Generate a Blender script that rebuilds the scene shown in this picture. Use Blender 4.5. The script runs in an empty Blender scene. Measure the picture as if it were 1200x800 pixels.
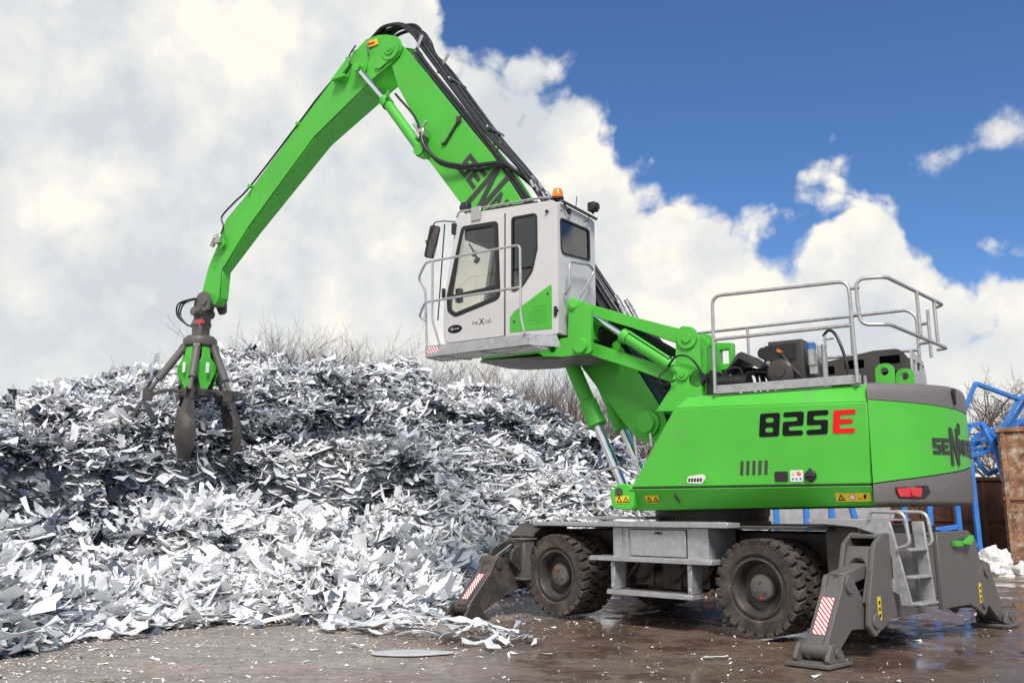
import bpy, bmesh, math, random
import numpy as np
from mathutils import Vector, Matrix, noise as mnoise
from mathutils.geometry import tessellate_polygon
random.seed(7); RNG = np.random.default_rng(11)
S = bpy.context.scene; COL = S.collection
R = math.radians; PI = math.pi

# ------------------------------------------------------------------ mesh helpers
class MB:
    def __init__(s): s.v = []; s.f = []; s.sm = []; s.mi = []
    def add(s, vs, fs, smooth=False, mi=0):
        o = len(s.v); s.v += [tuple(p) for p in vs]
        for f in fs: s.f.append([i + o for i in f]); s.sm.append(smooth); s.mi.append(mi)
        return s
    def box(s, x0, x1, y0, y1, z0, z1, mi=0):
        vs = [(x, y, z) for x in (x0, x1) for y in (y0, y1) for z in (z0, z1)]
        return s.add(vs, [(0,1,3,2),(4,6,7,5),(0,4,5,1),(2,3,7,6),(0,2,6,4),(1,5,7,3)], mi=mi)
    def obox(s, c, ax, ay, az, mi=0):          # oriented box: centre and three half vectors
        c, ax, ay, az = map(Vector, (c, ax, ay, az))
        vs = [c + ax*i + ay*j + az*k for i in (-1,1) for j in (-1,1) for k in (-1,1)]
        return s.add(vs, [(0,1,3,2),(4,6,7,5),(0,4,5,1),(2,3,7,6),(0,2,6,4),(1,5,7,3)], mi=mi)
    def bar(s, p0, p1, w, h, up=(0,0,1), mi=0):
        p0, p1 = Vector(p0), Vector(p1); d = (p1-p0); L = d.length; d.normalize()
        u = Vector(up); sd = d.cross(u)
        if sd.length < 1e-4: sd = d.cross(Vector((1,0,0)))
        sd.normalize(); u = sd.cross(d)
        return s.obox((p0+p1)/2, d*L/2, sd*w/2, u*h/2, mi)
    def plate(s, loops, fn, a, b, mi=0):       # polygon with holes, extruded from a to b through fn(u,v,w)
        loops = [list(l) for l in loops]
        flat = [p for l in loops for p in l]; n = len(flat)
        if len(loops) == 1:
            tris = [list(range(n))]
        else:
            tris = [list(t) for t in tessellate_polygon([[Vector((p[0],p[1],0)) for p in l] for l in loops])]
        vs = [fn(p[0],p[1],a) for p in flat] + [fn(p[0],p[1],b) for p in flat]
        fs = [t for t in tris] + [[i+n for i in reversed(t)] for t in tris]
        o = 0
        for l in loops:
            m = len(l)
            for i in range(m):
                j = (i+1) % m; fs.append([o+i, o+j, o+j+n, o+i+n])
            o += m
        return s.add(vs, fs, mi=mi)
    def tube(s, path, r, n=8, smooth=True, mi=0, cap=True, closed=False):
        P = [Vector(p) for p in path]; m = len(P)
        rr = r if isinstance(r, (list, tuple)) else [r]*m
        vs = []; nrm = None
        for i in range(m):
            if closed: t = P[(i+1) % m] - P[i-1]
            else: t = P[min(i+1, m-1)] - P[max(i-1, 0)]
            if t.length < 1e-9: t = Vector((0,0,1))
            t.normalize()
            if nrm is None:
                nrm = t.orthogonal().normalized()
            else:
                nrm = nrm - t*nrm.dot(t)
                if nrm.length < 1e-6: nrm = t.orthogonal()
                nrm.normalize()
            b = t.cross(nrm)
            for k in range(n):
                a = 2*PI*k/n; vs.append(P[i] + (nrm*math.cos(a) + b*math.sin(a))*rr[i])
        fs = []
        for i in range(m if closed else m-1):
            i2 = (i+1) % m
            for k in range(n):
                k2 = (k+1) % n; fs.append((i*n+k, i*n+k2, i2*n+k2, i2*n+k))
        s.add(vs, fs, smooth, mi)
        if cap and not closed:
            s.add([vs[k] for k in range(n)], [tuple(reversed(range(n)))], False, mi)
            s.add([vs[(m-1)*n+k] for k in range(n)], [tuple(range(n))], False, mi)
        return s
    def cyl(s, p0, p1, r0, r1=None, n=20, mi=0):
        return s.tube([p0, p1], [r0, r0 if r1 is None else r1], n, True, mi)
    def lathe(s, prof, o, axis, n=32, mi=0, smooth=True):
        o = Vector(o); ax = Vector(axis).normalized(); a1 = ax.orthogonal().normalized(); a2 = ax.cross(a1)
        vs = []; m = len(prof)
        for (r, h) in prof:
            for k in range(n):
                a = 2*PI*k/n; vs.append(o + ax*h + (a1*math.cos(a) + a2*math.sin(a))*r)
        fs = [(i*n+k, i*n+(k+1)%n, (i+1)*n+(k+1)%n, (i+1)*n+k) for i in range(m-1) for k in range(n)]
        return s.add(vs, fs, smooth, mi)
    def build(s, name, mats, parent=None, bevel=0, rotz=None, loc=None, sharp=True):
        if not isinstance(mats, (list, tuple)): mats = [mats]
        me = bpy.data.meshes.new(name)
        bm = bmesh.new()
        vv = [bm.verts.new(p) for p in s.v]
        for f, sm, mi in zip(s.f, s.sm, s.mi):
            try:
                ff = bm.faces.new([vv[i] for i in f]); ff.smooth = sm; ff.material_index = mi
            except ValueError: pass
        bmesh.ops.remove_doubles(bm, verts=bm.verts, dist=1e-5) if bevel else None
        bmesh.ops.recalc_face_normals(bm, faces=bm.faces)
        if bevel:
            es = [e for e in bm.edges if len(e.link_faces) == 2 and not (e.link_faces[0].smooth and e.link_faces[1].smooth) and e.calc_face_angle(0) > R(32)]
            bmesh.ops.bevel(bm, geom=es, offset=bevel, segments=1, affect='EDGES', clamp_overlap=True)
        bm.to_mesh(me); bm.free()
        if sharp: me.set_sharp_from_angle(angle=R(40))
        for m in mats: me.materials.append(m)
        o = bpy.data.objects.new(name, me); COL.objects.link(o)
        if parent is not None: o.parent = parent
        if rotz is not None: o.rotation_euler = (0,0,rotz)
        if loc is not None: o.location = loc
        return o

def fillet2(poly, r, k=4):
    out = []; n = len(poly)
    rr = r if isinstance(r, (list, tuple)) else [r]*n
    for i in range(n):
        p = Vector(poly[i]); a = Vector(poly[i-1]); b = Vector(poly[(i+1) % n])
        if rr[i] <= 0: out.append(tuple(p)); continue
        da = (a-p); db = (b-p); la, lb = da.length, db.length; da.normalize(); db.normalize()
        ang = da.angle(db); t = min(rr[i]/max(math.tan(ang/2), .05), la*.48, lb*.48)
        p0 = p+da*t; p1 = p+db*t
        for j in range(k+1):
            s = j/k; out.append(tuple((1-s)**2*p0 + 2*s*(1-s)*p + s*s*p1))
    return out
def fillet3(path, r, k=4):
    P = [Vector(p) for p in path]; out = [P[0]]
    for i in range(1, len(P)-1):
        p = P[i]; da = P[i-1]-p; db = P[i+1]-p; la, lb = da.length, db.length; da.normalize(); db.normalize()
        t = min(r, la*.45, lb*.45); p0 = p+da*t; p1 = p+db*t
        for j in range(k+1):
            s = j/k; out.append((1-s)**2*p0 + 2*s*(1-s)*p + s*s*p1)
    out.append(P[-1]); return out
def inset(poly, d):
    n = len(poly); P = [Vector(p) for p in poly]
    area = sum(P[i].x*P[(i+1)%n].y - P[(i+1)%n].x*P[i].y for i in range(n)); sg = 1 if area > 0 else -1
    out = []
    for i in range(n):
        e0 = (P[i]-P[i-1]).normalized(); e1 = (P[(i+1)%n]-P[i]).normalized()
        n0 = Vector((-e0.y, e0.x))*sg; n1 = Vector((-e1.y, e1.x))*sg
        m = n0+n1; q = m.dot(n0)
        out.append(tuple(P[i] + m*d/max(q, .35)))
    return out
def smooth_path(pts, k=6):                     # Catmull-Rom
    P = [Vector(p) for p in pts]; out = []
    for i in range(len(P)-1):
        p0 = P[max(i-1,0)]; p1 = P[i]; p2 = P[i+1]; p3 = P[min(i+2,len(P)-1)]
        for j in range(k):
            t = j/k
            out.append(.5*((2*p1)+(p2-p0)*t+(2*p0-5*p1+4*p2-p3)*t*t+(3*p1-p0-3*p2+p3)*t**3))
    out.append(P[-1]); return out
def circle2(c, r, n=16, a0=0): return [(c[0]+r*math.cos(a0+2*PI*i/n), c[1]+r*math.sin(a0+2*PI*i/n)) for i in range(n)]
XZ = lambda u, v, w: (u, w, v)                 # profile in x,z; thickness along y
YZ = lambda u, v, w: (w, u, v)
XY = lambda u, v, w: (u, v, w)

# ------------------------------------------------------------------ materials
def newmat(name):
    m = bpy.data.materials.new(name); m.use_nodes = True
    nt = m.node_tree; b = nt.nodes['Principled BSDF']; return m, nt, b
def N(nt, t, **kw):
    n = nt.nodes.new(t)
    for k, v in kw.items():
        if k.startswith('i_'): n.inputs[k[2:].replace('_', ' ')].default_value = v
        else: setattr(n, k, v)
    return n
def ramp(nt, fac, stops, interp='LINEAR'):
    r = nt.nodes.new('ShaderNodeValToRGB'); r.color_ramp.interpolation = interp
    e = r.color_ramp.elements
    while len(e) < len(stops): e.new(.5)
    for q, (p, c) in zip(e, stops):
        q.position = p; q.color = (*c, 1) if len(c) == 3 else c
    nt.links.new(fac, r.inputs[0]); return r
def mat(name, col, rough=.5, metal=0, var=.15, scale=6, bump=.0, dirt=None, dirt_amt=.0, dirt_scale=3, coat=0, rvar=.15, spec=.5):
    m, nt, b = newmat(name); L = nt.links.new
    tc = N(nt, 'ShaderNodeTexCoord')
    n1 = N(nt, 'ShaderNodeTexNoise', i_Scale=scale, i_Detail=6, i_Roughness=.6); L(tc.outputs['Object'], n1.inputs['Vector'])
    lo = tuple(c*(1-var) for c in col); hi = tuple(min(1, c*(1+var)) for c in col)
    r = ramp(nt, n1.outputs['Fac'], [(.3, lo), (.7, hi)]); out = r.outputs['Color']
    if dirt:
        n2 = N(nt, 'ShaderNodeTexNoise', i_Scale=dirt_scale, i_Detail=9, i_Roughness=.7); L(tc.outputs['Object'], n2.inputs['Vector'])
        rr = ramp(nt, n2.outputs['Fac'], [(.62-dirt_amt*.4, (0,0,0)), (.72, (1,1,1))])
        mx = N(nt, 'ShaderNodeMix', data_type='RGBA'); L(rr.outputs['Color'], mx.inputs[0]); L(out, mx.inputs[6]); mx.inputs[7].default_value = (*dirt, 1); out = mx.outputs[2]
    L(out, b.inputs['Base Color'])
    rn = ramp(nt, n1.outputs['Fac'], [(.3, (max(0,rough-rvar),)*3), (.7, (min(1,rough+rvar),)*3)]); L(rn.outputs['Color'], b.inputs['Roughness'])
    b.inputs['Metallic'].default_value = metal; b.inputs['Coat Weight'].default_value = coat; b.inputs['Specular IOR Level'].default_value = spec
    b.inputs['Coat Roughness'].default_value = .15
    if bump:
        bp = N(nt, 'ShaderNodeBump', i_Strength=bump, i_Distance=.02)
        n3 = N(nt, 'ShaderNodeTexNoise', i_Scale=scale*6, i_Detail=5); L(tc.outputs['Object'], n3.inputs['Vector'])
        L(n3.outputs['Fac'], bp.inputs['Height']); L(bp.outputs['Normal'], b.inputs['Normal'])
    return m
M = {}
M['green'] = mat('green_paint', (.078,.49,.042), .46, var=.10, scale=1.1, coat=.04, rvar=.10, dirt=(.12,.38,.09), dirt_amt=.06, dirt_scale=1.3)
M['grey'] = mat('charcoal_paint', (.118,.109,.102), .5, var=.15, scale=3, dirt=(.165,.122,.088), dirt_amt=.26, dirt_scale=4, bump=.06)
M['greydark'] = mat('dark_steel_paint', (.055,.049,.045), .5, var=.25, scale=4, dirt=(.14,.10,.072), dirt_amt=.28, dirt_scale=4, bump=.1)
M['cw'] = mat('grey_casting_paint', (.165,.152,.145), .62, var=.06, scale=9, bump=.06, rvar=.05)
M['cab'] = mat('light_grey_cab_paint', (.62,.605,.60), .4, var=.03, scale=2, coat=.15, rvar=.06, dirt=(.5,.48,.46), dirt_amt=.03)
M['galv'] = mat('galvanised_steel', (.44,.44,.445), .5, metal=.45, var=.18, scale=14, bump=.03)
M['galvtube'] = mat('galvanised_tube', (.50,.49,.48), .42, metal=.6, var=.12, scale=18)
M['chrome'] = mat('chromed_rod', (.82,.82,.82), .14, metal=1, var=.04, rvar=.04)
M['steel'] = mat('bare_fittings', (.55,.54,.52), .35, metal=.9, var=.15, scale=20)
M['rubber'] = mat('black_hose_rubber', (.016,.016,.017), .42, var=.3, scale=20)
M['seal'] = mat('black_window_seal', (.018,.017,.017), .5, var=.2)
M['blackpl'] = mat('black_plastic', (.022,.021,.021), .5, var=.25, scale=8, bump=.03)
M['hood'] = mat('dark_hood_metal', (.060,.054,.050), .5, var=.15, scale=4)
M['hoodend'] = mat('pale_hood_end', (.50,.49,.48), .55, var=.06)
M['orange'] = mat('amber_lens', (.85,.22,.01), .25, var=.08)
M['red'] = mat('red_decal', (.78,.012,.012), .5, var=.05, spec=.25)
M['redlens'] = mat('red_lens', (.60,.025,.03), .15, var=.2, scale=30, coat=.5)
M['black'] = mat('black_decal', (.006,.006,.007), .6, var=.1, spec=.2)
M['letter'] = mat('charcoal_decal', (.045,.043,.045), .5, var=.1)
M['white'] = mat('white_decal', (.78,.76,.74), .5, var=.04)
M['yellow'] = mat('yellow_decal', (.78,.58,.03), .5, var=.06)
M['rust'] = mat('rusty_steel', (.27,.135,.07), .85, var=.65, scale=3.5, dirt=(.62,.53,.40), dirt_amt=.36, dirt_scale=4.5, bump=.4)
M['rustdark'] = mat('dark_rusty_steel', (.13,.055,.035), .85, var=.5, scale=3, dirt=(.05,.035,.03), dirt_amt=.2, bump=.3)
M['blue'] = mat('blue_paint', (.035,.19,.56), .4, var=.15, scale=6, dirt=(.10,.24,.45), dirt_amt=.1)
M['rubble'] = mat('white_plaster_lump', (.72,.69,.66), .85, var=.12, scale=8, bump=.4)
M['bark'] = mat('bare_twig_bark', (.15,.105,.078), .9, var=.35, scale=3)
M['barkgrey'] = mat('bare_shrub_bark', (.175,.13,.10), .9, var=.3, scale=3)
M['timber'] = mat('old_timber', (.16,.10,.06), .85, var=.4, scale=6, bump=.2)
M['concrete'] = mat('grey_concrete', (.36,.35,.34), .9, var=.2, scale=4, bump=.2)
M['seat'] = mat('dark_seat_cloth', (.035,.033,.035), .85, var=.2, scale=12)
M['liner'] = mat('cab_lining', (.14,.13,.125), .8, var=.1)
M['liner2'] = mat('pale_cab_lining', (.40,.36,.33), .7, var=.1)

def tyre_mat():
    m, nt, b = newmat('muddy_tyre_rubber'); L = nt.links.new
    tc = N(nt, 'ShaderNodeTexCoord')
    n1 = N(nt, 'ShaderNodeTexNoise', i_Scale=5, i_Detail=9, i_Roughness=.7); L(tc.outputs['Object'], n1.inputs['Vector'])
    r = ramp(nt, n1.outputs['Fac'], [(.30, (.024,.022,.021)), (.52, (.066,.052,.043)), (.75, (.16,.128,.102))]); L(r.outputs['Color'], b.inputs['Base Color'])
    b.inputs['Roughness'].default_value = .85
    n2 = N(nt, 'ShaderNodeTexNoise', i_Scale=60, i_Detail=5); L(tc.outputs['Object'], n2.inputs['Vector'])
    bp = N(nt, 'ShaderNodeBump', i_Strength=.35, i_Distance=.012); L(n2.outputs['Fac'], bp.inputs['Height']); L(bp.outputs['Normal'], b.inputs['Normal'])
    return m
M['tyre'] = tyre_mat()

def glass_mat(name, tint, refl=.06):
    m, nt, b = newmat(name); L = nt.links.new; nt.nodes.remove(b)
    out = nt.nodes['Material Output']
    t = N(nt, 'ShaderNodeBsdfTransparent'); t.inputs[0].default_value = (*tint, 1)
    g = N(nt, 'ShaderNodeBsdfGlossy', i_Roughness=.03); g.inputs[0].default_value = (1,1,1,1)
    lw = N(nt, 'ShaderNodeLayerWeight', i_Blend=.5); pw = N(nt, 'ShaderNodeMath', operation='POWER'); L(lw.outputs['Facing'], pw.inputs[0]); pw.inputs[1].default_value = 4.0; fr = N(nt, 'ShaderNodeMath', operation='MULTIPLY_ADD'); L(pw.outputs[0], fr.inputs[0]); fr.inputs[1].default_value = .8; fr.inputs[2].default_value = refl
    mx = N(nt, 'ShaderNodeMixShader'); L(fr.outputs[0], mx.inputs[0]); L(t.outputs[0], mx.inputs[1]); L(g.outputs[0], mx.inputs[2]); L(mx.outputs[0], out.inputs[0])
    return m
M['glass'] = glass_mat('clear_cab_glass', (.90,.90,.88))
M['glassdark'] = glass_mat('tinted_cab_glass', (.33,.30,.28), .10)
M['mirror'] = mat('mirror_glass', (.8,.8,.8), .05, metal=1, var=.02, rvar=.02)

def stripe_mat():
    m, nt, b = newmat('red_white_hatching'); L = nt.links.new
    tc = N(nt, 'ShaderNodeTexCoord'); sp = N(nt, 'ShaderNodeSeparateXYZ'); L(tc.outputs['Object'], sp.inputs[0])
    # stripes run diagonally across the sticker: real two colour print
    a = N(nt, 'ShaderNodeMath', operation='SUBTRACT'); L(sp.outputs[1], a.inputs[0]); L(sp.outputs[2], a.inputs[1])
    a1 = N(nt, 'ShaderNodeMath', operation='MULTIPLY_ADD'); L(sp.outputs[0], a1.inputs[0]); a1.inputs[1].default_value = 1.4; L(a.outputs[0], a1.inputs[2])
    k = N(nt, 'ShaderNodeMath', operation='MULTIPLY'); L(a1.outputs[0], k.inputs[0]); k.inputs[1].default_value = 16
    f = N(nt, 'ShaderNodeMath', operation='FRACT'); L(k.outputs[0], f.inputs[0])
    r = ramp(nt, f.outputs[0], [(0, (.62,.06,.06)), (.45, (.80,.78,.76))], 'CONSTANT'); L(r.outputs['Color'], b.inputs['Base Color']); b.inputs['Roughness'].default_value = .4
    return m
M['stripe'] = stripe_mat()

def scrap_mat(name, stops):
    m, nt, b = newmat(name); L = nt.links.new
    g = N(nt, 'ShaderNodeNewGeometry')
    r = ramp(nt, g.outputs['Random Per Island'], stops, 'CONSTANT')
    tc = N(nt, 'ShaderNodeTexCoord'); n1 = N(nt, 'ShaderNodeTexNoise', i_Scale=9, i_Detail=6); L(tc.outputs['Object'], n1.inputs['Vector'])
    rr = ramp(nt, n1.outputs['Fac'], [(.25,(.80,.79,.78)), (.5,(1,1,1))])
    mx = N(nt, 'ShaderNodeMix', data_type='RGBA', blend_type='MULTIPLY'); mx.inputs[0].default_value = 1
    L(r.outputs['Color'], mx.inputs[6]); L(rr.outputs['Color'], mx.inputs[7]); L(mx.outputs[2], b.inputs['Base Color'])
    b.inputs['Roughness'].default_value = .40; b.inputs['Metallic'].default_value = .0
    return m
M['scrap'] = scrap_mat('shredded_sheet_metal', [(0,(.89,.885,.875)), (.58,(.83,.83,.83)), (.80,(.60,.62,.635)), (.87,(.36,.385,.42)), (.91,(.16,.18,.22)), (.945,(.05,.062,.085)), (.98,(.016,.02,.03))])
M['scrappale'] = scrap_mat('shredded_white_sheet_metal', [(0,(.89,.885,.875)), (.66,(.83,.83,.825)), (.86,(.62,.635,.645)), (.93,(.36,.38,.41)), (.965,(.10,.12,.15))])
M['scrapdark'] = scrap_mat('shredded_slate_and_shade_metal', [(0,(.84,.83,.82)), (.26,(.50,.52,.55)), (.38,(.20,.225,.265)), (.54,(.065,.08,.11)), (.76,(.017,.021,.032))])  # slate strips; along the dug step they also paint in its shade
M['scrapbase'] = mat('scrap_core_gap_shade', (.16,.17,.185), .8, var=.6, scale=6, bump=.4)  # heap core, darkened to paint the shade in gaps between strips
M['scrapwhite'] = mat('white_coated_sheet', (.74,.745,.74), .42, var=.14, scale=7, metal=.1, dirt=(.34,.29,.24), dirt_amt=.16, dirt_scale=6)
M['scrapgrey'] = mat('grey_coated_sheet', (.42,.45,.48), .4, var=.15, scale=7, metal=.2)
M['scrapslate'] = mat('slate_coated_sheet', (.11,.13,.165), .4, var=.2, scale=7, metal=.2)
M['paleflat'] = mat('pale_flat_sheet', (.55,.55,.54), .45, var=.12, scale=9, metal=.1)

def ground_mat():
    m, nt, b = newmat('wet_yard_ground'); L = nt.links.new
    tc = N(nt, 'ShaderNodeTexCoord'); V = tc.outputs['Object']
    big = N(nt, 'ShaderNodeTexNoise', i_Scale=.33, i_Detail=5, i_Roughness=.6); L(V, big.inputs['Vector'])
    sp = N(nt, 'ShaderNodeSeparateXYZ'); L(V, sp.inputs[0])
    mr = N(nt, 'ShaderNodeMapRange'); L(sp.outputs[0], mr.inputs[0]); mr.inputs[1].default_value = -2.6; mr.inputs[2].default_value = .6
    mr.inputs[3].default_value = -.22; mr.inputs[4].default_value = .24
    ad = N(nt, 'ShaderNodeMath', operation='ADD'); L(big.outputs['Fac'], ad.inputs[0]); L(mr.outputs[0], ad.inputs[1])
    wet = ramp(nt, ad.outputs[0], [(.42,(0,0,0)), (.66,(1,1,1))])
    fine = N(nt, 'ShaderNodeTexNoise', i_Scale=7, i_Detail=10, i_Roughness=.72); L(V, fine.inputs['Vector'])
    dry = ramp(nt, fine.outputs['Fac'], [(.28,(.165,.128,.10)), (.5,(.285,.238,.198)), (.72,(.395,.347,.30))])
    wetc = ramp(nt, fine.outputs['Fac'], [(.28,(.068,.044,.031)), (.52,(.145,.098,.070)), (.76,(.225,.17,.132))])
    mx = N(nt, 'ShaderNodeMix', data_type='RGBA'); L(wet.outputs['Color'], mx.inputs[0]); L(dry.outputs['Color'], mx.inputs[6]); L(wetc.outputs['Color'], mx.inputs[7])
    mp = N(nt, 'ShaderNodeMapping'); L(V, mp.inputs['Vector']); mp.inputs['Rotation'].default_value = (0,0,R(40)); mp.inputs['Scale'].default_value = (.5,2.2,1)
    st = N(nt, 'ShaderNodeTexNoise', i_Scale=1.0, i_Detail=8, i_Roughness=.68, i_Distortion=.6); L(mp.outputs[0], st.inputs['Vector'])
    sr = ramp(nt, st.outputs['Fac'], [(.32,(.80,.79,.78)), (.5,(1.05,1.05,1.05)), (.7,(1.22,1.21,1.20))])
    mxs = N(nt, 'ShaderNodeMix', data_type='RGBA', blend_type='MULTIPLY'); mxs.inputs[0].default_value = 1; L(mx.outputs[2], mxs.inputs[6]); L(sr.outputs['Color'], mxs.inputs[7]); mx = mxs
    # pale grit ground into the surface
    vo = N(nt, 'ShaderNodeTexNoise', i_Scale=26, i_Detail=6, i_Roughness=.65); L(V, vo.inputs['Vector'])
    patch = N(nt, 'ShaderNodeTexNoise', i_Scale=1.1, i_Detail=3); L(V, patch.inputs['Vector'])
    sm = N(nt, 'ShaderNodeMath', operation='MULTIPLY_ADD'); L(patch.outputs['Fac'], sm.inputs[0]); sm.inputs[1].default_value = .42; L(vo.outputs['Fac'], sm.inputs[2])
    sub = N(nt, 'ShaderNodeMath', operation='SUBTRACT'); L(sm.outputs[0], sub.inputs[0]); 
    wm = N(nt, 'ShaderNodeMath', operation='MULTIPLY'); L(wet.outputs['Color'], wm.inputs[0]); wm.inputs[1].default_value = .07; L(wm.outputs[0], sub.inputs[1])
    gr = ramp(nt, sub.outputs[0], [(.80,(0,0,0)), (.88,(1,1,1))])
    mx2 = N(nt, 'ShaderNodeMix', data_type='RGBA'); L(gr.outputs['Color'], mx2.inputs[0]); L(mx.outputs[2], mx2.inputs[6]); mx2.inputs[7].default_value = (.46,.44,.42,1)
    L(mx2.outputs[2], b.inputs['Base Color'])
    n5 = N(nt, 'ShaderNodeTexNoise', i_Scale=1.3, i_Detail=6, i_Roughness=.6); L(V, n5.inputs['Vector'])
    wr = ramp(nt, n5.outputs['Fac'], [(.44,(.08,.08,.08)), (.53,(.38,.38,.38)), (.7,(.55,.55,.55))])
    rmx = N(nt, 'ShaderNodeMix', data_type='RGBA'); L(wet.outputs['Color'], rmx.inputs[0]); rmx.inputs[6].default_value = (.8,.8,.8,1); L(wr.outputs['Color'], rmx.inputs[7]); L(rmx.outputs[2], b.inputs['Roughness'])
    bp = N(nt, 'ShaderNodeBump', i_Strength=.25, i_Distance=.015)
    hh = N(nt, 'ShaderNodeMath', operation='MULTIPLY'); L(fine.outputs['Fac'], hh.inputs[0]); L(rmx.outputs[2], hh.inputs[1]); L(hh.outputs[0], bp.inputs['Height']); L(bp.outputs['Normal'], b.inputs['Normal'])
    return m
M['ground'] = ground_mat()

# ------------------------------------------------------------------ tagging
def tag(o, label=None, cat=None, group=None, kind=None):
    if label: o['label'] = label
    if cat: o['category'] = cat
    if group: o['group'] = group
    if kind: o['kind'] = kind
    return o
def empty(name, loc, rz=0):
    o = bpy.data.objects.new(name, None); o.empty_display_size = .3; o.location = loc; o.rotation_euler = (0,0,rz); COL.objects.link(o); return o

# ------------------------------------------------------------------ lettering
GL = {
 '8': [[(0,0),(0,1),(1,1),(1,0)], [(.3,.18),(.7,.18),(.7,.4),(.3,.4)], [(.3,.6),(.7,.6),(.7,.82),(.3,.82)]],
 '2': [[(0,1),(1,1),(1,.4),(.3,.4),(.3,.21),(1,.21),(1,0),(0,0),(0,.6),(.7,.6),(.7,.79),(0,.79)]],
 '5': [[(1,1),(0,1),(0,.4),(.7,.4),(.7,.21),(0,.21),(0,0),(1,0),(1,.6),(.3,.6),(.3,.79),(1,.79)]],
 'E': [[(0,0),(0,1),(1,1),(1,.79),(.3,.79),(.3,.6),(.88,.6),(.88,.4),(.3,.4),(.3,.21),(1,.21),(1,0)]],
 'N': [[(0,0),(0,1),(.26,1),(.74,.36),(.74,1),(1,1),(1,0),(.74,0),(.26,.64),(.26,0)]],
 'O': [[(0,0),(0,1),(1,1),(1,0)], [(.28,.21),(.72,.21),(.72,.79),(.28,.79)]],
 'G': [[(1,1),(0,1),(0,0),(1,0),(1,.56),(.5,.56),(.5,.38),(.72,.38),(.72,.21),(.28,.21),(.28,.79),(1,.79)]],
}
GL['S'] = GL['5']; GL['B'] = GL['8']
def letter(mb, ch, u0, v0, w, h, fn, a, b, shear=0, rnd=.0):
    loops = [[(u0 + p[0]*w + p[1]*h*shear, v0 + p[1]*h) for p in l] for l in GL[ch]]
    if rnd: loops = [fillet2(l, rnd, 2) for l in loops]
    mb.plate(loops, fn, a, b)
def brand_word(mb, fn, L, h, a, b):            # wide block word with the tall third letter
    w = L/10.6
    x = 0
    for i, ch in enumerate('SENNEBOGEN'):
        if i == 2: letter(mb, 'N', x, -.70*h, w*1.25, h*2.4, fn, a, b); x += w*1.36
        else: letter(mb, ch, x, 0, w*.86, h, fn, a, b); x += w*1.0

# ------------------------------------------------------------------ setting: ground
GX, GY = 420, 420
def ground():
    m = MB(); n = 60
    xs = np.concatenate([[-1500,-600,-250,-120], np.linspace(-60,60,41), [120,250,600,1500]])
    ys = np.concatenate([[-400,-100,-40], np.linspace(-15,60,31), [120,250,600,1800]])
    vs = []
    for y in ys:
        for x in xs: vs.append((x, y, 0))
    W = len(xs)
    fs = [(j*W+i, j*W+i+1, (j+1)*W+i+1, (j+1)*W+i) for j in range(len(ys)-1) for i in range(W-1)]
    m.add(vs, fs)
    o = m.build('ground', M['ground']); o['kind'] = 'structure'; return o
ground()

# ------------------------------------------------------------------ scrap heap
BASE = np.array([(-16,6.2),(-9.5,7.6),(-6.2,8.5),(-5.0,9.2),(-4.7,10.6),(-4.3,11.4),(-3.4,12.1),(-2.2,12.0),(-1.6,11.7),(-1.05,12.6),(-.85,14.6),(-.3,15.9),(1.2,16.6),(3.4,17.2),(5.6,19),(7.5,23),(9,29),(8,36)], float)
def base_dist(x, y):
    x = np.asarray(x, float); y = np.asarray(y, float)
    best = np.full(x.shape, 1e9); sign = np.ones(x.shape)
    for (ax, ay), (bx, by) in zip(BASE[:-1], BASE[1:]):
        dx, dy = bx-ax, by-ay; L2 = dx*dx+dy*dy
        t = np.clip(((x-ax)*dx+(y-ay)*dy)/L2, 0, 1)
        d = np.hypot(x-ax-t*dx, y-ay-t*dy)
        s = np.where((dx*(y-ay)-dy*(x-ax)) > 0, 1, -1)
        m = d < best; best = np.where(m, d, best); sign = np.where(m, s, sign)
    return best*sign
_vn = RNG.random((64,64))
def vnoise(x, y):
    xi = np.floor(x).astype(int); yi = np.floor(y).astype(int); fx = x-xi; fy = y-yi
    fx = fx*fx*(3-2*fx); fy = fy*fy*(3-2*fy)
    g = lambda a, b: _vn[a % 64, b % 64]
    return (g(xi,yi)*(1-fx)+g(xi+1,yi)*fx)*(1-fy)+(g(xi,yi+1)*(1-fx)+g(xi+1,yi+1)*fx)*fy
RA = np.array([-40,-31,-26,-22,-17.5,-13,-9.5,-6,-2,1.5,4.2,7.5,11,15,22]); RZ = np.array([2.9,3.75,4.35,4.85,5.40,5.45,5.25,4.75,4.15,3.65,3.3,2.6,1.7,1.2,.8])
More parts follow.
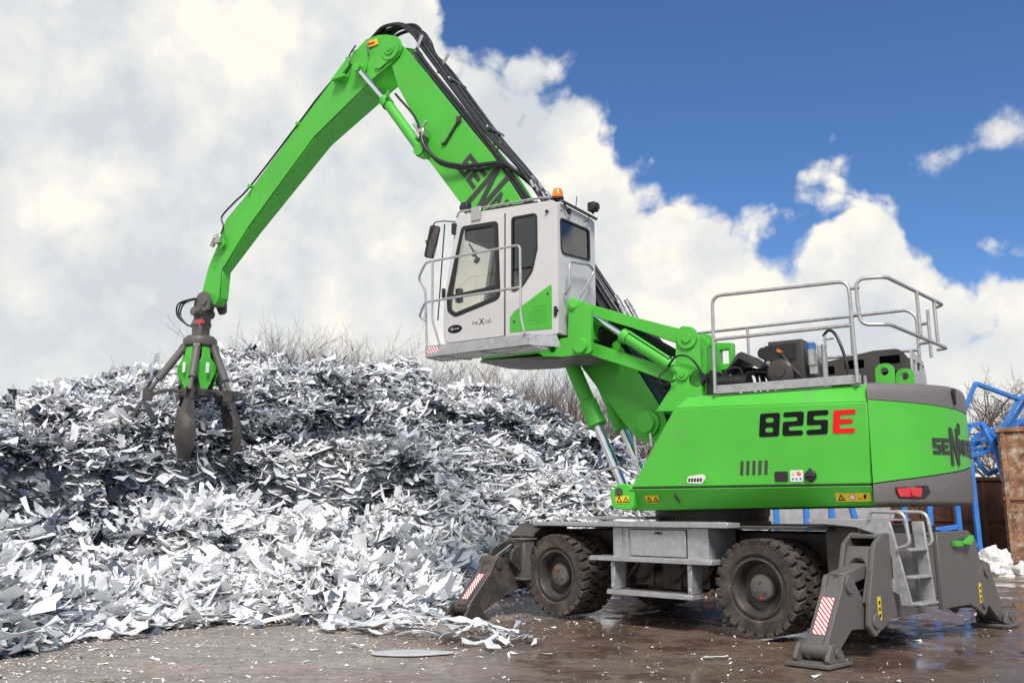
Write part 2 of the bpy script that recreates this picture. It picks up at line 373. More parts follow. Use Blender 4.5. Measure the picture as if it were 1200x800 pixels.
def heap_z(x, y):
    x = np.asarray(x, float); y = np.asarray(y, float)
    d = base_dist(x, y)
    wob = (vnoise(x*.35+3, y*.35)-.5)*2
    # front apron, then a dug step, then the long slope
    a0 = 5.4 - 2.7*np.clip((x+5.5)/3.5, 0, 1) + wob*.5
    edge = np.clip(d/.45, 0, 1)*.20
    apron = np.clip(d, 0, a0)*(.205+.10*np.clip((x+5.5)/4, 0, 1))
    k = np.clip((d-a0)/.40, 0, 1); step = (.35+.75*np.clip((-1.2-x)/2.5, 0, 1))*k*k*(3-2*k)*np.clip(.7+vnoise(x*.6, y*.6+9)*.6, 0, 1.2)
    sl = np.clip(d-a0-.3, 0, None)*(.60+.42*np.clip((x+3)/4.5, 0, 1))
    z = edge+apron+step+sl
    az = np.degrees(np.arctan2(x, np.maximum(y, 1)))
    rid = np.interp(az, RA, RZ)*np.clip(y/25, .7, 1.25)
    z = -np.log(np.exp(-z*2.6)+np.exp(-rid*2.6))/2.6 + .02
    z -= np.clip(y-25.5, 0, None)*.45
    z += ((vnoise(x*1.0, y*1.1)-.5)*.62 + (vnoise(x*2.3, y*2.7+5)-.5)*.40 + (vnoise(x*.55+7, y*.55)-.5)*.35)*np.clip(d/2, 0, 1)
    gx, gy = -6.2, 18.25
    z += .15*np.exp(-((x-gx)**2+(y-gy)**2)/.7)
    return np.where(d > 0, np.maximum(z, .0), -.15)
def bulk_mesh(name, V, F, mats, mi=None, smooth=False):
    me = bpy.data.meshes.new(name)
    me.vertices.add(len(V)); me.vertices.foreach_set('co', np.asarray(V, np.float32).ravel())
    F = np.asarray(F, np.int32); nf, k = F.shape
    me.loops.add(nf*k); me.loops.foreach_set('vertex_index', F.ravel())
    me.polygons.add(nf); me.polygons.foreach_set('loop_start', np.arange(nf, dtype=np.int32)*k)
    me.polygons.foreach_set('use_smooth', np.full(nf, smooth))
    if mi is not None: me.polygons.foreach_set('material_index', np.asarray(mi, np.int32))
    me.update(); me.validate()
    for m in mats: me.materials.append(m)
    return me
def make_strips(P, Nn, ln, wd, bend, yaw, tilt, twist, nseg=4):
    # curved sheet strips: P centres, Nn base normals
    n = len(P)
    up = Nn/np.linalg.norm(Nn, axis=1)[:,None]
    ref = np.stack([np.cos(yaw), np.sin(yaw), np.zeros(n)], 1)
    t = ref-(ref*up).sum(1)[:,None]*up; t /= np.linalg.norm(t, axis=1)[:,None]
    s = np.cross(up, t)
    c, sn = np.cos(tilt)[:,None], np.sin(tilt)[:,None]
    t2 = t*c+up*sn; u2 = up*c-t*sn
    c, sn = np.cos(twist)[:,None], np.sin(twist)[:,None]
    s2 = s*c+u2*sn; u3 = u2*c-s*sn
    q = np.linspace(-1, 1, nseg+1); V = np.zeros((n, nseg+1, 2, 3))
    wob = RNG.uniform(.45, 1.0, (n, nseg+1))
    tw2 = RNG.normal(0, .45, n)
    for i, a in enumerate(q):
        th = bend*a
        bb = np.where(np.abs(bend) < 1e-3, 1e-3, bend)
        xx = ln/2*np.sin(th)/bb; zz = ln/2*(1-np.cos(th))/bb
        cen = P+t2*xx[:,None]+u3*zz[:,None]
        ca, sa = np.cos(tw2*a)[:,None], np.sin(tw2*a)[:,None]
        sd = s2*ca+u3*sa
        for j, e in enumerate((-1, 1)): V[:,i,j] = cen+sd*(wd/2*wob[:,i]*e)[:,None]
    V = V.reshape(n*(nseg+1)*2, 3)
    b = np.arange(n)[:,None,None]*(nseg+1)*2
    i = np.arange(nseg)[None,:,None]*2
    F = b+i+np.array([0,1,3,2])[None,None,:]
    return V, F.reshape(-1, 4)
def heap_normal(x, y, e=.25):
    gx = (heap_z(x+e, y)-heap_z(x-e, y))/(2*e); gy = (heap_z(x, y+e)-heap_z(x, y-e))/(2*e)
    gx = np.clip(gx, -1.4, 1.4); gy = np.clip(gy, -1.4, 1.4)
    n = np.stack([-gx, -gy, np.ones_like(gx)], 1); return n/np.linalg.norm(n, axis=1)[:,None]
def build_heap():
    xs = np.linspace(-24, 12, 181); ys = np.linspace(6, 34, 141)
    X, Y = np.meshgrid(xs, ys); Z = heap_z(X, Y)-.12
    W = len(xs); V = np.stack([X.ravel(), Y.ravel(), np.maximum(Z.ravel(), -.2)], 1)
    F = [(j*W+i, j*W+i+1, (j+1)*W+i+1, (j+1)*W+i) for j in range(len(ys)-1) for i in range(W-1) if Z[j:j+2, i:i+2].max() > -.1]
    nb = len(V); Fb = np.array(F)
    n = 130000
    y = 7.0*(27.5/7.0)**RNG.random(n*3); x = RNG.uniform(-.66, .36, n*3)*y
    d = base_dist(x, y); k = (d > -.05+RNG.normal(0, .1, n*3)) & (d < 30) & (y < 27.2)
    x, y = x[k][:n], y[k][:n]; n = len(x)
    z = heap_z(x, y); z = np.maximum(z, .02)
    nn = heap_normal(x, y)
    nn = nn*.45 + np.array([0,0,1.0]) + RNG.normal(0, .13, (n, 3)); nn[:,2] = np.abs(nn[:,2])+.1
    ln = np.clip(RNG.lognormal(-1.42, .60, n), .06, 1.1); wd = ln*np.clip(RNG.lognormal(-1.90, .5, n), .05, .8)
    big = RNG.random(n) < .035; ln = np.where(big, RNG.uniform(.3, .65, n), ln); wd = np.where(big, RNG.uniform(.11, .27, n), wd); wd = np.clip(wd, .016, .32)
    bend = RNG.normal(0, .75, n); yaw = RNG.normal(.15, .75, n)+PI*(RNG.random(n) < .5); yaw = np.where(RNG.random(n) < .35, RNG.uniform(0, 2*PI, n), yaw)
    tilt = RNG.normal(.03, .19, n); tw = RNG.normal(0, .27, n)
    P = np.stack([x, y, z+np.abs(RNG.normal(0, .045, n))+.01], 1)
    Vs, Fs = make_strips(P, nn, ln, wd, bend, yaw, tilt, tw)
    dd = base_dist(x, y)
    band = (dd > 4.7)*(dd < 6.5)*(x < -2.5)  # shaded face of the dug step, painted by favouring dark strips
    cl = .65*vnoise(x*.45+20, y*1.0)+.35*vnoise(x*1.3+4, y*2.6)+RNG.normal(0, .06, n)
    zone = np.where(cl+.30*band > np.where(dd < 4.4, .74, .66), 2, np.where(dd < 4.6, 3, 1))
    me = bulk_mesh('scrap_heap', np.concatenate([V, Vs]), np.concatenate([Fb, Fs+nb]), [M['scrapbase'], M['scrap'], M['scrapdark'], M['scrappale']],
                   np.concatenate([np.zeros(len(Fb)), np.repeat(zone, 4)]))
    o = bpy.data.objects.new('scrap_heap', me); COL.objects.link(o)
    tag(o, 'tall heap of shredded white and slate sheet metal strips', 'scrap heap', kind='stuff')
build_heap()

def build_flakes():                            # small swarf trodden into the yard
    n = 26000
    y = 6.8*(20/6.8)**RNG.random(n*2); x = RNG.uniform(-.62, .62, n*2)*y
    d = base_dist(x, y)
    p = np.where(d > 0, 0, np.exp(d/1.0)*.9+.030*(vnoise(x*.7, y*.7) > .55)+.006)
    k = RNG.random(n*2) < p; x, y = x[k], y[k]; n = len(x)
    P = np.stack([x, y, np.full(n, .006)+RNG.uniform(0, .008, n)], 1)
    nn = np.stack([RNG.normal(0, .15, n), RNG.normal(0, .15, n), np.ones(n)], 1)
    ln = np.clip(RNG.lognormal(-3.55, .55, n), .012, .13)
    V, F = make_strips(P, nn, ln, ln*RNG.uniform(.2, .6, n), RNG.normal(0, .3, n), RNG.uniform(0, 6.28, n), RNG.normal(0, .08, n), RNG.normal(0, .1, n), 2)
    me = bulk_mesh('scrap_flakes', V, F, [M['scrap']])
    o = bpy.data.objects.new('scrap_flakes', me); COL.objects.link(o)
    tag(o, 'fine pale metal flakes scattered over the yard ground', 'flakes', kind='stuff')
build_flakes()

def strip_thing(name, x, y, z, ln, wd, bend, yaw, tilt, m, label, cat, group=None, twist=0, nrm=(0,0,1)):
    V, F = make_strips(np.array([[0,0,0]], float), np.array([nrm], float), np.array([ln]), np.array([wd]), np.array([bend]), np.array([yaw]), np.array([tilt]), np.array([twist]), 6)
    zmin = V[:,2].min()
    me = bulk_mesh(name, V+RNG.normal(0, .006, V.shape), F, [m], smooth=False)
    o = bpy.data.objects.new(name, me); COL.objects.link(o)
    o.location = (x, y, z-zmin+.012*(z < .5) if z is not None and z < .5 else z)
    md = o.modifiers.new('thickness', 'SOLIDIFY'); md.thickness = .006
    return tag(o, label, cat, group)
# countable strips lying loose beyond the heap's foot, near the front left outrigger
k = 0
for i in range(64):
    t = random.random()
    x = -1.95 + 2.05*t + random.gauss(0, .18); y = 11.4 - 1.35*t + random.gauss(0, .22)
    mm = random.choices([M['scrapwhite'], M['scrapgrey'], M['scrapslate']], [7, 2, 1])[0]
    strip_thing('scrap_strip', x, y, .012 + random.random()*.20*math.exp(-((t-.55)/.28)**2), random.uniform(.15, .55), random.uniform(.04, .16), random.gauss(0, .32), random.gauss(2.6, .8), random.gauss(0, .14), mm,
        'bent sheet metal strip strewn on the ground by the front outrigger foot', 'metal strip', 'loose strips by the front outrigger foot', twist=random.gauss(0, .25))
for i in range(46):
    t = random.random(); j = random.randrange(1, 8); a = BASE[j]; b = BASE[j+1]
    x = a[0]+(b[0]-a[0])*t + random.gauss(.15, .25); y = a[1]+(b[1]-a[1])*t - abs(random.gauss(.1, .3))
    mm = random.choices([M['scrapwhite'], M['scrapgrey'], M['scrapslate']], [6, 2, 1])[0]
    strip_thing('scrap_strip', x, y, .012+random.random()*.12, random.uniform(.2, .7), random.uniform(.06, .2), random.gauss(0, .5), random.uniform(0, 6.28), random.gauss(.05, .15), mm,
        'curled sheet metal strip lying at the foot of the heap', 'metal strip', 'loose strips along the foot of the heap', twist=random.gauss(0, .3))
for (x, y, ln, wd, yaw, lab) in [(4.95,11.35,1.05,.07,.25,'long thin white strip on wet ground before the far rear outrigger foot'),
        (5.35,9.55,.75,.20,.05,'white flat strip on wet ground at the far right edge'),
        (4.35,12.2,1.5,.03,.35,'very thin curved white strip on wet ground under the rear ladder'),
        (4.1,10.6,.35,.16,.6,'small dark crumpled sheet on wet ground between the rear outriggers'),
        (3.0,12.6,.6,.12,.2,'pale strip lying under the machine behind the lower step'),
        (1.75,12.9,.45,.12,.4,'pale scrap piece lying under the machine beside the front wheel'),
        (1.9,9.15,.26,.05,.2,'short white sliver on brown ground in front of the side step')]:
    strip_thing('scrap_strip', x, y, .012, ln, wd, .12 if 'thin' not in lab else .35, yaw, 0, M['scrapslate'] if 'dark' in lab else M['scrapwhite'], lab, 'metal strip')
def oval_sheet():
    m = MB(); pts = [( .42*math.cos(a)*(1 if math.cos(a) < 0 else .9), .17*math.sin(a)*(1 if math.cos(a) < 0 else 1-.55*math.cos(a))) for a in [2*PI*i/28 for i in range(28)]]
    m.plate([pts], XY, 0, .018)
    o = m.build('flat_sheet', M['paleflat'], bevel=.004, loc=(-.93,9.42,.012), rotz=R(4))
    tag(o, 'pale leaf shaped flat sheet lying alone on the brown ground', 'metal sheet')
oval_sheet()

# ------------------------------------------------------------------ the machine
K = R(90+43.9); TURN = R(12.3)                 # chassis heading; the upper carriage is slewed against it
MC = (2.60, 12.40, 0)
machine = empty('material_handler', MC, K)
tag(machine, 'large bright green wheeled material handler with a raised grey cab and an orange peel grab', 'excavator')
def up(mb, name, m, parent=None, bevel=0, **kw):      # a part of the slewed upper carriage
    if parent is None: return mb.build(name, m, machine, bevel, rotz=TURN, **kw)
    return mb.build(name, m, parent, bevel, **kw)
def lo(mb, name, m, parent=None, bevel=0, **kw):
    return mb.build(name, m, parent if parent is not None else machine, bevel, **kw)

# ---- wheels
def wheel(x, side):
    yc = [1.20, .86]
    m = MB(); RO = .505
    zc = .545
    for y in yc:
        y *= side; w = .135
        prof = [(.30,-w*.72),(.315,-w*.82),(.335,-w*.80),(.36,-w*.98),(.43,-w*1.0),(.475,-w*.96),(RO-.02,-w*.86),(RO-.03,-w*.5),(RO-.03,w*.5),(RO-.02,w*.86),(.475,w*.96),(.43,w*1.0),(.36,w*.98),(.335,w*.80),(.315,w*.82),(.30,w*.72)]
        m.lathe(prof, (x, y, zc), (0,1,0), 56)
        nl = 26
        for i in range(nl):
            for sgn in (-1, 1):
                a = 2*PI*(i+(.5 if sgn > 0 else 0))/nl + .04*x
                er = Vector((math.cos(a), 0, math.sin(a))); et = Vector((-math.sin(a), 0, math.cos(a))); ey = Vector((0,1,0))
                c = Vector((x, y, zc))+er*(RO-.012)+ey*sgn*w*.52
                m.obox(c, er*.028, (et+ey*.0)*.045, (ey*w*.50+et*.016*sgn))
                c2 = Vector((x, y, zc))+er*(RO-.055)+ey*sgn*w*.93
                m.obox(c2, er*.032, et*.034, ey*w*.085)
    ty = m.build('wheel', M['tyre'], machine, bevel=.005)
    for y in yc:
        y *= side; m = MB(); s = side
        m.lathe([(.318,s*.112),(.318,s*.122),(.298,s*.124),(.288,s*.10),(.278,s*.085),(.268,s*.02),(.255,-s*.04),(.05,-s*.05)], (x, y, zc), (0,1,0), 44)
        m.lathe([(.318,-s*.112),(.29,-s*.12),(.27,-s*.08),(.25,-s*.05)], (x, y, zc), (0,1,0), 44)
        m.build('rim', M['greydark'], ty)
    y = yc[0]*side
    m = MB(); s = side
    m.lathe([(.15,-s*.06),(.15,s*.02),(.135,s*.045),(.128,s*.05),(.0001,s*.05)], (x, y, zc), (0,1,0), 32)
    for i in range(3):
        a = PI/2+2*PI*i/3; m.cyl((x+.07*math.cos(a), y+s*.045, zc+.07*math.sin(a)), (x+.07*math.cos(a), y+s*.064, zc+.07*math.sin(a)), .017, n=8)
    hb = m.build('hub', M['grey'], ty)
    a = R(50) if x > 0 else R(-92)
    m = MB(); m.cyl((x+.105*math.cos(a), y+s*.04, zc+.105*math.sin(a)), (x+.105*math.cos(a), y+s*.058, zc+.105*math.sin(a)), .016, n=12); m.build('plug', M['redlens'], ty)
for x in (-1.44, 1.56):
    for sd in (1, -1): wheel(x, sd)

# ---- chassis frame
m = MB()
m.box(-2.3, 2.2, -.55, .55, .50, 1.12)
m.box(-2.45, -2.1, -1.0, 1.0, .55, 1.20)
m.plate([[(-2.2,1.16),(2.15,1.16),(2.2,1.20),(-2.2,1.20)]], XZ, -1.12, 1.12)
m.box(1.3, 1.8, -1.02, 1.02, .44, .66); m.box(-1.68, -1.2, -1.02, 1.02, .44, .66)     # axles
m.cyl((1.56,-.3,.55),(1.56,.3,.55), .24); m.cyl((-1.44,-.3,.55),(-1.44,.3,.55), .24)
for i in range(5):
    m.box(-.9+.42*i, -.62+.42*i, .55, .80, .42+.03*(i % 2), .74)
m.cyl((-.3,.62,.55),(.5,.62,.52), .16); m.cyl((-1.3,.3,.5),(1.4,.3,.5), .05)
for q in (-.6,-.2,.3,.55): m.tube(smooth_path([(q,.75,.85),(q+.1,.85,.62),(q+.3,.8,.5),(q+.5,.7,.7)]), .02, 6)
chassis = lo(m, 'chassis_frame', M['greydark'], bevel=.008)
m = MB(); m.lathe([(.74,1.20),(.74,1.24),(.70,1.24),(.70,1.30),(.73,1.30),(.73,1.42),(.2,1.42)], (0,0,0), (0,0,1), 64)
for i in range(88):
    a = 2*PI*i/88; er = Vector((math.cos(a), math.sin(a), 0)); et = Vector((-er.y, er.x, 0)); m.obox(er*.70+Vector((0,0,1.275)), er*.012, et*.012, Vector((0,0,.03)))
lo(m, 'slewing_ring', M['greydark'])
# galvanised rim, front mudguard plates and catwalk
m = MB()
m.box(-1.12, .80, 1.10, 1.355, 1.175, 1.235)
m.box(.80, 2.0, .72, 1.30, 1.175, 1.225)
lo(m, 'catwalk', M['galv'], bevel=.006)
m = MB()
for i in range(60): m.box(-1.10+.0315*i, -1.085+.0315*i, 1.335, 1.352, 1.236, 1.246)
m.box(.35, 1.55, .55, .95, 1.262, 1.30); m.box(.6, 1.3, -.2, .5, 1.262, 1.29)
lo(m, 'catwalk_grip', M['galv'])
# toolbox
m = MB(); m.box(-.80, .615, .70, 1.27, .81, 1.17)
tb = lo(m, 'toolbox', M['galv'], bevel=.006)
m = MB(); m.box(-.50, .32, 1.273, 1.290, .835, 1.145); m.build('toolbox_door', M['galv'], tb, bevel=.006)
m = MB(); m.box(-.51, .33, 1.2705, 1.2735, .826, 1.154); m.build('door_gap', M['seal'], tb)
m = MB(); m.box(-.16, -.06, 1.291, 1.305, 1.098, 1.118); m.cyl((-.11,1.292,1.108),(-.11,1.31,1.108), .016, n=10); m.build('latch', M['blackpl'], tb)
m = MB(); m.box(.355,.40,1.272,1.285,.82,1.16); m.box(.46,.50,1.272,1.285,.82,1.16)
for i in range(6): m.cyl((.43,1.27,.85+.055*i),(.43,1.28,.85+.055*i), .008, n=6)
m.build('hinge_strip', M['galv'], tb)
def step(z, x0, x1, y0, y1):
    m = MB(); m.box(x0, x1, y0, y1, z-.05, z)
    n = int((x1-x0)/.034)
    for i in range(n):
        for yy in (y0+.03, y1-.012):
            m.box(x0+.01+.034*i, x0+.026+.034*i, yy-.012, yy+.006, z, z+.010)
    return lo(m, 'side_step', M['galv'], bevel=.004)
step(.815, -.92, .90, 1.14, 1.40)
s2 = step(.42, -.64, .62, 1.14, 1.40)
m = MB()
for x in (-.59, .55):
    m = MB(); m.box(x-.03,x+.03,1.15,1.36,.43,.76)
    for z in (.72, .47): m.cyl((x,1.34,z),(x,1.378,z), .022, n=8)
    m.build('step_bracket', M['galv'], s2, bevel=.004)

# ---- front outriggers (near one in view, its twin on the far side)
def front_outrigger(sd):
    Y = lambda y: y*sd
    fn = lambda u, v, w: (w, u*sd, v)
    m = MB()
    gp = [(.55,1.20),(1.02,1.17),(1.20,1.02),(1.62,.86),(1.66,.72),(1.45,.55),(1.30,.34),(1.05,.30),(.55,.45)]
    for w in ((2.05,2.10),(2.46,2.51)): m.plate([fillet2(gp, .05, 3)], fn, *w)
    m.obox((2.28, Y(.78), 1.185), (.24,0,0), (0,.24,0), (0,0,.012))
    m.obox((2.28, Y(1.13), 1.10), (.24,0,0), (0,.13*1,-.075*sd) if 0 else (0,.12,-.075*sd), (0,.006,.010*sd))
    m.box(2.10, 2.46, min(Y(.5),Y(1.3)), max(Y(.5),Y(1.3)), .48, .98)
    o = lo(m, 'outrigger', M['greydark'], bevel=.008)
    m = MB(); m.box(2.00, 2.20, *sorted((Y(1.26),Y(1.46))), .50, .98); m.box(1.98, 2.22, *sorted((Y(1.22),Y(1.50))), .98, 1.01); m.box(1.98, 2.22, *sorted((Y(1.24),Y(1.49))), .46, .50)
    m.build('outrigger_bracket', M['grey'], o, bevel=.008)
    m = MB(); lp = [(1.22,.42),(1.30,.68),(1.70,.76),(1.86,.73),(1.94,.58),(2.34,.16),(2.32,.06),(2.18,.04),(1.66,.27)]
    m.plate([fillet2(lp, .06, 3)], fn, 2.14, 2.19); m.plate([fillet2(lp, .06, 3)], fn, 2.37, 2.42)
    q = [(1.84,.72),(1.94,.58),(2.32,.19),(2.26,.13),(1.86,.52)]
    m.plate([q], fn, 2.19, 2.37)
    m.cyl((2.12,Y(1.79),.70),(2.44,Y(1.79),.70), .085); m.cyl((2.10,Y(2.25),.13),(2.46,Y(2.25),.13), .075)
    m.cyl((2.02,Y(1.28),.50),(2.52,Y(1.28),.50), .07)
    lg = m.build('outrigger_leg', M['greydark'], o, bevel=.006)
    m = MB(); a = Vector((0, 2.32-1.94, .19-.58)); c0 = Vector((2.28, 1.94, .58)); d = a.normalized(); nr = Vector((0, -d.z, d.y)); 
    c = c0+d*.25+nr*.006
    m.obox((c.x, Y(c.y), c.z), (.055,0,0), (0, d.y*.21*sd, d.z*.21), (0, nr.y*.002*sd, nr.z*.002)); m.build('warning_stripes', M['stripe'], o)
    m = MB(); m.cyl((2.28,Y(.85),1.06),(2.28,Y(1.40),.89), .075); m.build('outrigger_cylinder', M['greydark'], o)
    m = MB(); m.cyl((2.28,Y(1.40),.90),(2.28,Y(1.77),.71), .04); m.build('cylinder_rod', M['chrome'], o)
    m = MB(); m.box(2.03, 2.53, *sorted((Y(2.02),Y(2.50))), .012, .04)
    fp = [(2.05,.04),(2.45,.04),(2.32,.20),(2.20,.20)]
    m.plate([fp], fn, 2.08, 2.12); m.plate([fp], fn, 2.44, 2.48)
    m.build('outrigger_foot', M['greydark'], o, bevel=.005)
front_outrigger(1); front_outrigger(-1)

# ---- rear outriggers
def rear_outrigger(sd, reach):
    r0 = reach
    fn = lambda u, v, w: (w, (u+r0)*sd, v)
    Yb = lambda y: (y+r0)*sd
    XO, XI = -2.89, -2.54
    m = MB()
    gp = [(.35,1.14),(1.22,1.15),(1.42,1.05),(1.60,.52),(1.64,.29),(1.52,.19),(1.38,.25),(1.12,.34),(.35,.34)]
    gp = fillet2(gp, [.0,.08,.12,.08,.06,.06,.05,.0,0], 4)
    m.plate([gp], fn, XO, XO+.045); m.plate([gp], fn, XI-.045, XI)
    # sloping outer cover with the arched slot
    p0 = Vector((0, 1.31, 1.13)); p1 = Vector((0, 1.60, .50)); d = (p1-p0).normalized(); L = (p1-p0).length; nn = Vector((0, -d.z, d.y))
    def cf(u, v, w):
        p = p0+d*v+nn*w; return (XO+u, (p.y+r0)*sd, p.z)
    hw = .35
    m.plate([[(.045,.12),(hw-.045,.12),(hw-.045,L),(hw-.075,L),(hw-.075,.38),(hw-.10,.29),(hw-.14,.25),(.14,.25),(.10,.29),(.075,.38),(.075,L),(.045,L)]], cf, -.02, .02)
    m.box(XO+.045, XI-.045, *sorted((Yb(.35),Yb(1.30))), 1.095, 1.135)
    m.box(XO+.045, XI-.045, *sorted((Yb(.2),Yb(.60))), .38, 1.09)
    m.cyl((XO-.02,Yb(1.50),.34),(XI+.02,Yb(1.50),.34), .07, n=16)
    o = lo(m, 'outrigger', M['grey'], bevel=.008)
    m = MB(); lp = [(1.40,.36),(1.60,.56),(1.80,.78),(1.94,.77),(2.00,.64),(2.36,.13),(2.34,.05),(2.22,.04),(1.84,.28),(1.46,.26)]
    lp = fillet2(lp, .05, 3)
    m.plate([lp], fn, XO+.07, XO+.115); m.plate([lp], fn, XI-.115, XI-.07)
    q = [(1.92,.74),(2.00,.64),(2.34,.17),(2.28,.12),(1.88,.58)]
    m.plate([q], fn, XO+.115, XI-.115)
    q = [(1.50,.30),(1.84,.30),(2.22,.06),(2.20,.12),(1.84,.36),(1.52,.37)]
    m.plate([q], fn, XO+.115, XI-.115)
    m.cyl((XO+.05,Yb(1.85),.69),(XO+.15,Yb(1.85),.69), .085, n=20); m.cyl((XI-.15,Yb(1.85),.69),(XI-.05,Yb(1.85),.69), .085, n=20)
    m.cyl((XO+.15,Yb(1.85),.69),(XI-.15,Yb(1.85),.69), .07, n=20)
    m.cyl((XO+.03,Yb(2.29),.13),(XI-.03,Yb(2.29),.13), .07, n=18)
    lg = m.build('outrigger_leg', M['grey'], o, bevel=.006)
    m = MB(); m.bar((-2.715,Yb(1.15),.84),(-2.715,Yb(1.88),.725), .17, .13); m.build('cylinder_cover', M['grey'], o, bevel=.01)
    m = MB(); m.cyl((-2.715,Yb(1.10),.70),(-2.715,Yb(1.74),.60), .05); m.build('cylinder_rod', M['chrome'], o)
    m = MB(); a = Vector((2.00,.64)); b = Vector((2.34,.17)); dd = (b-a).normalized(); n2 = Vector((-dd.y, dd.x)); c = a+dd*.27+n2*.004
    m.obox((-2.715, Yb(c.x), c.y), (.062,0,0), (0, dd.x*.19*sd, dd.y*.19), (0, n2.x*.002*sd, n2.y*.002)); m.build('warning_stripes', M['stripe'], o)
    m = MB(); m.box(XO-.04, XI+.04, *sorted((Yb(2.08),Yb(2.52))), .012, .045)
    fp = [(2.10,.045),(2.48,.045),(2.36,.20),(2.24,.20)]
    m.plate([fillet2(fp, .04, 3)], fn, XO+.0, XO+.04); m.plate([fillet2(fp, .04, 3)], fn, XI-.04, XI)
    m.cyl((XO-.02,Yb(2.29),.13),(XO,Yb(2.29),.13), .04, n=12)
    m.build('outrigger_foot', M['grey'], o, bevel=.005)
    m = MB(); m.box(XO-.006, XO-.002, *sorted((Yb(1.38),Yb(1.45))), .34, .56); st = m.build('yellow_sticker', M['yellow'], o)
    m = MB()
    for i in range(3): m.box(XO-.009, XO-.0065, *sorted((Yb(1.40),Yb(1.43))), .37+.06*i, .40+.06*i)
    m.build('sticker_print', M['black'], o)
    if sd < 0:      # green hooks on the far outrigger
        m = MB(); m.plate([[(.92,1.03),(1.16,1.10),(1.16,1.05),(1.08,.99),(.92,1.0)]], fn, XO-.08, XO-.03); m.box(XO-.05, XO-.004, *sorted((Yb(.72),Yb(.92))), .98, 1.04)
        m.build('hook', M['green'], o, bevel=.005)
rear_outrigger(1, .12); rear_outrigger(-1, -.42)

# ---- rear ladder
m = MB()
sp = [(-2.02,1.285),(-2.90,1.275),(-2.93,1.15),(-3.00,.80),(-3.07,.46),(-2.96,.46),(-2.95,.56),(-2.86,.60),(-2.86,.68),(-2.90,.72),(-2.90,.90),(-2.86,1.05),(-2.74,1.14),(-2.55,1.20),(-2.02,1.245)]
m.plate([sp], XZ, 1.18, 1.215)
m.plate([[(-2.92,1.26),(-3.04,1.26),(-3.10,.47),(-2.98,.46)]], XZ, .72, .755)
m.box(-2.90, -2.02, .72, 1.18, 1.268, 1.284)
lad = lo(m, 'rear_ladder', M['galv'], bevel=.004)
for i, (x, z) in enumerate(((-3.0,1.0),(-3.03,.74),(-3.07,.49))):
    m = MB(); m.box(x-.07, x+.05, .757, 1.178, z-.025, z); m.build('rung', M['galv'], lad, bevel=.004)
for y in (1.23, .70):
    m = MB(); m.tube(fillet3([(-2.98,y,1.0),(-3.10,y,1.04),(-3.06,y,1.35),(-2.72,y,1.36),(-2.70,y,1.28)], .08, 5), .019, 10); m.build('handrail', M['galvtube'], lad)

# ------------------------------------------------------------------ upper carriage
YS = 1.25
cwx = lambda y: -2.32-.77*(1-(abs(y)/YS)**2.2)
m = MB()
side = [(.55,1.62),(.53,1.655),(-.07,2.585),(-.14,2.60),(-2.315,2.53),(-2.305,1.64)]
main = [(.53,1.65),(-.07,2.585),(-2.315,2.52),(-2.305,1.65)]
for s in (1, -1):
    m.plate([main], lambda u, v, w: (u, w*s, v), YS-.04, YS)
    # light chamfer on top of the side panel
    a = [(-.07,YS,2.588),(-2.315,YS,2.523),(-2.315,YS-.11,2.73),(-.20,YS-.11,2.73)]
    a2 = [(x, y-.02, z-.012) for x, y, z in a]
    m.add([(p[0], p[1]*s, p[2]) for p in a+a2], [(0,1,2,3),(7,6,5,4),(0,4,5,1),(1,5,6,2),(2,6,7,3),(3,7,4,0)])
    # lower sill panel, leaning inwards
    b = [(.57,YS-.005,1.632),(-2.30,YS-.005,1.632),(-2.30,YS-.135,1.42),(.60,YS-.1657,1.37)]
    b2 = [(x, y-.03, z) for x, y, z in b]
    m.add([(p[0], p[1]*s, p[2]) for p in b+b2], [(0,1,2,3),(7,6,5,4),(0,4,5,1),(1,5,6,2),(2,6,7,3),(3,7,4,0)])
m.plate([[(.50,1.45),(.50,1.66),(-.10,2.57),(-.22,2.70),(-2.30,2.70),(-2.30,1.45)]], XZ, -.20, -1.10)
m.plate([[(.50,1.45),(.50,1.66),(-.10,2.57),(-.22,2.70),(-2.30,2.70),(-2.30,1.45)]], XZ, .45, 1.10)
m.box(-2.30, .15, -.20, .45, 1.45, 2.5)
m.box(-2.25, .80, -1.06, 1.06, 1.425, 1.50)
body = up(m, 'engine_house', M['green'], bevel=.012)
m = MB()
for ya in (1.06, -1.225):
    m = MB(); m.plate([fillet2([(.52,1.37),(.82,1.40),(.84,1.60),(.74,1.69),(.62,1.70),(.50,1.64)], .06, 3)], XZ, ya, ya+.165); up(m, 'front_lug', M['green'], body, bevel=.012)
m = MB(); m.cyl((.71,1.226,1.60),(.71,1.245,1.60), .05, n=20); up(m, 'lug_pin', M['greydark'], body)
m = MB(); m.box(-2.295, .52, YS-.045, YS-.012, 1.631, 1.651)       # shadow gap between panel and sill
up(m, 'panel_gap', M['seal'], body)
m = MB(); m.tube(fillet3([(.74,1.1,1.66),(1.05,1.1,1.70),(1.12,1.1,1.85),(.78,1.1,1.92),(.62,1.1,1.80)], .06, 4), .018, 8)
m.tube([(.55,.95,1.6),(.62,.95,2.3)], .018, 8); m.tube([(.45,.70,1.7),(.52,.70,2.35)], .018, 8)
for i in range(3): m.box(.46, .62, .68, .96, 1.8+.18*i, 1.815+.18*i)
up(m, 'access_ladder', M['galvtube'], body)
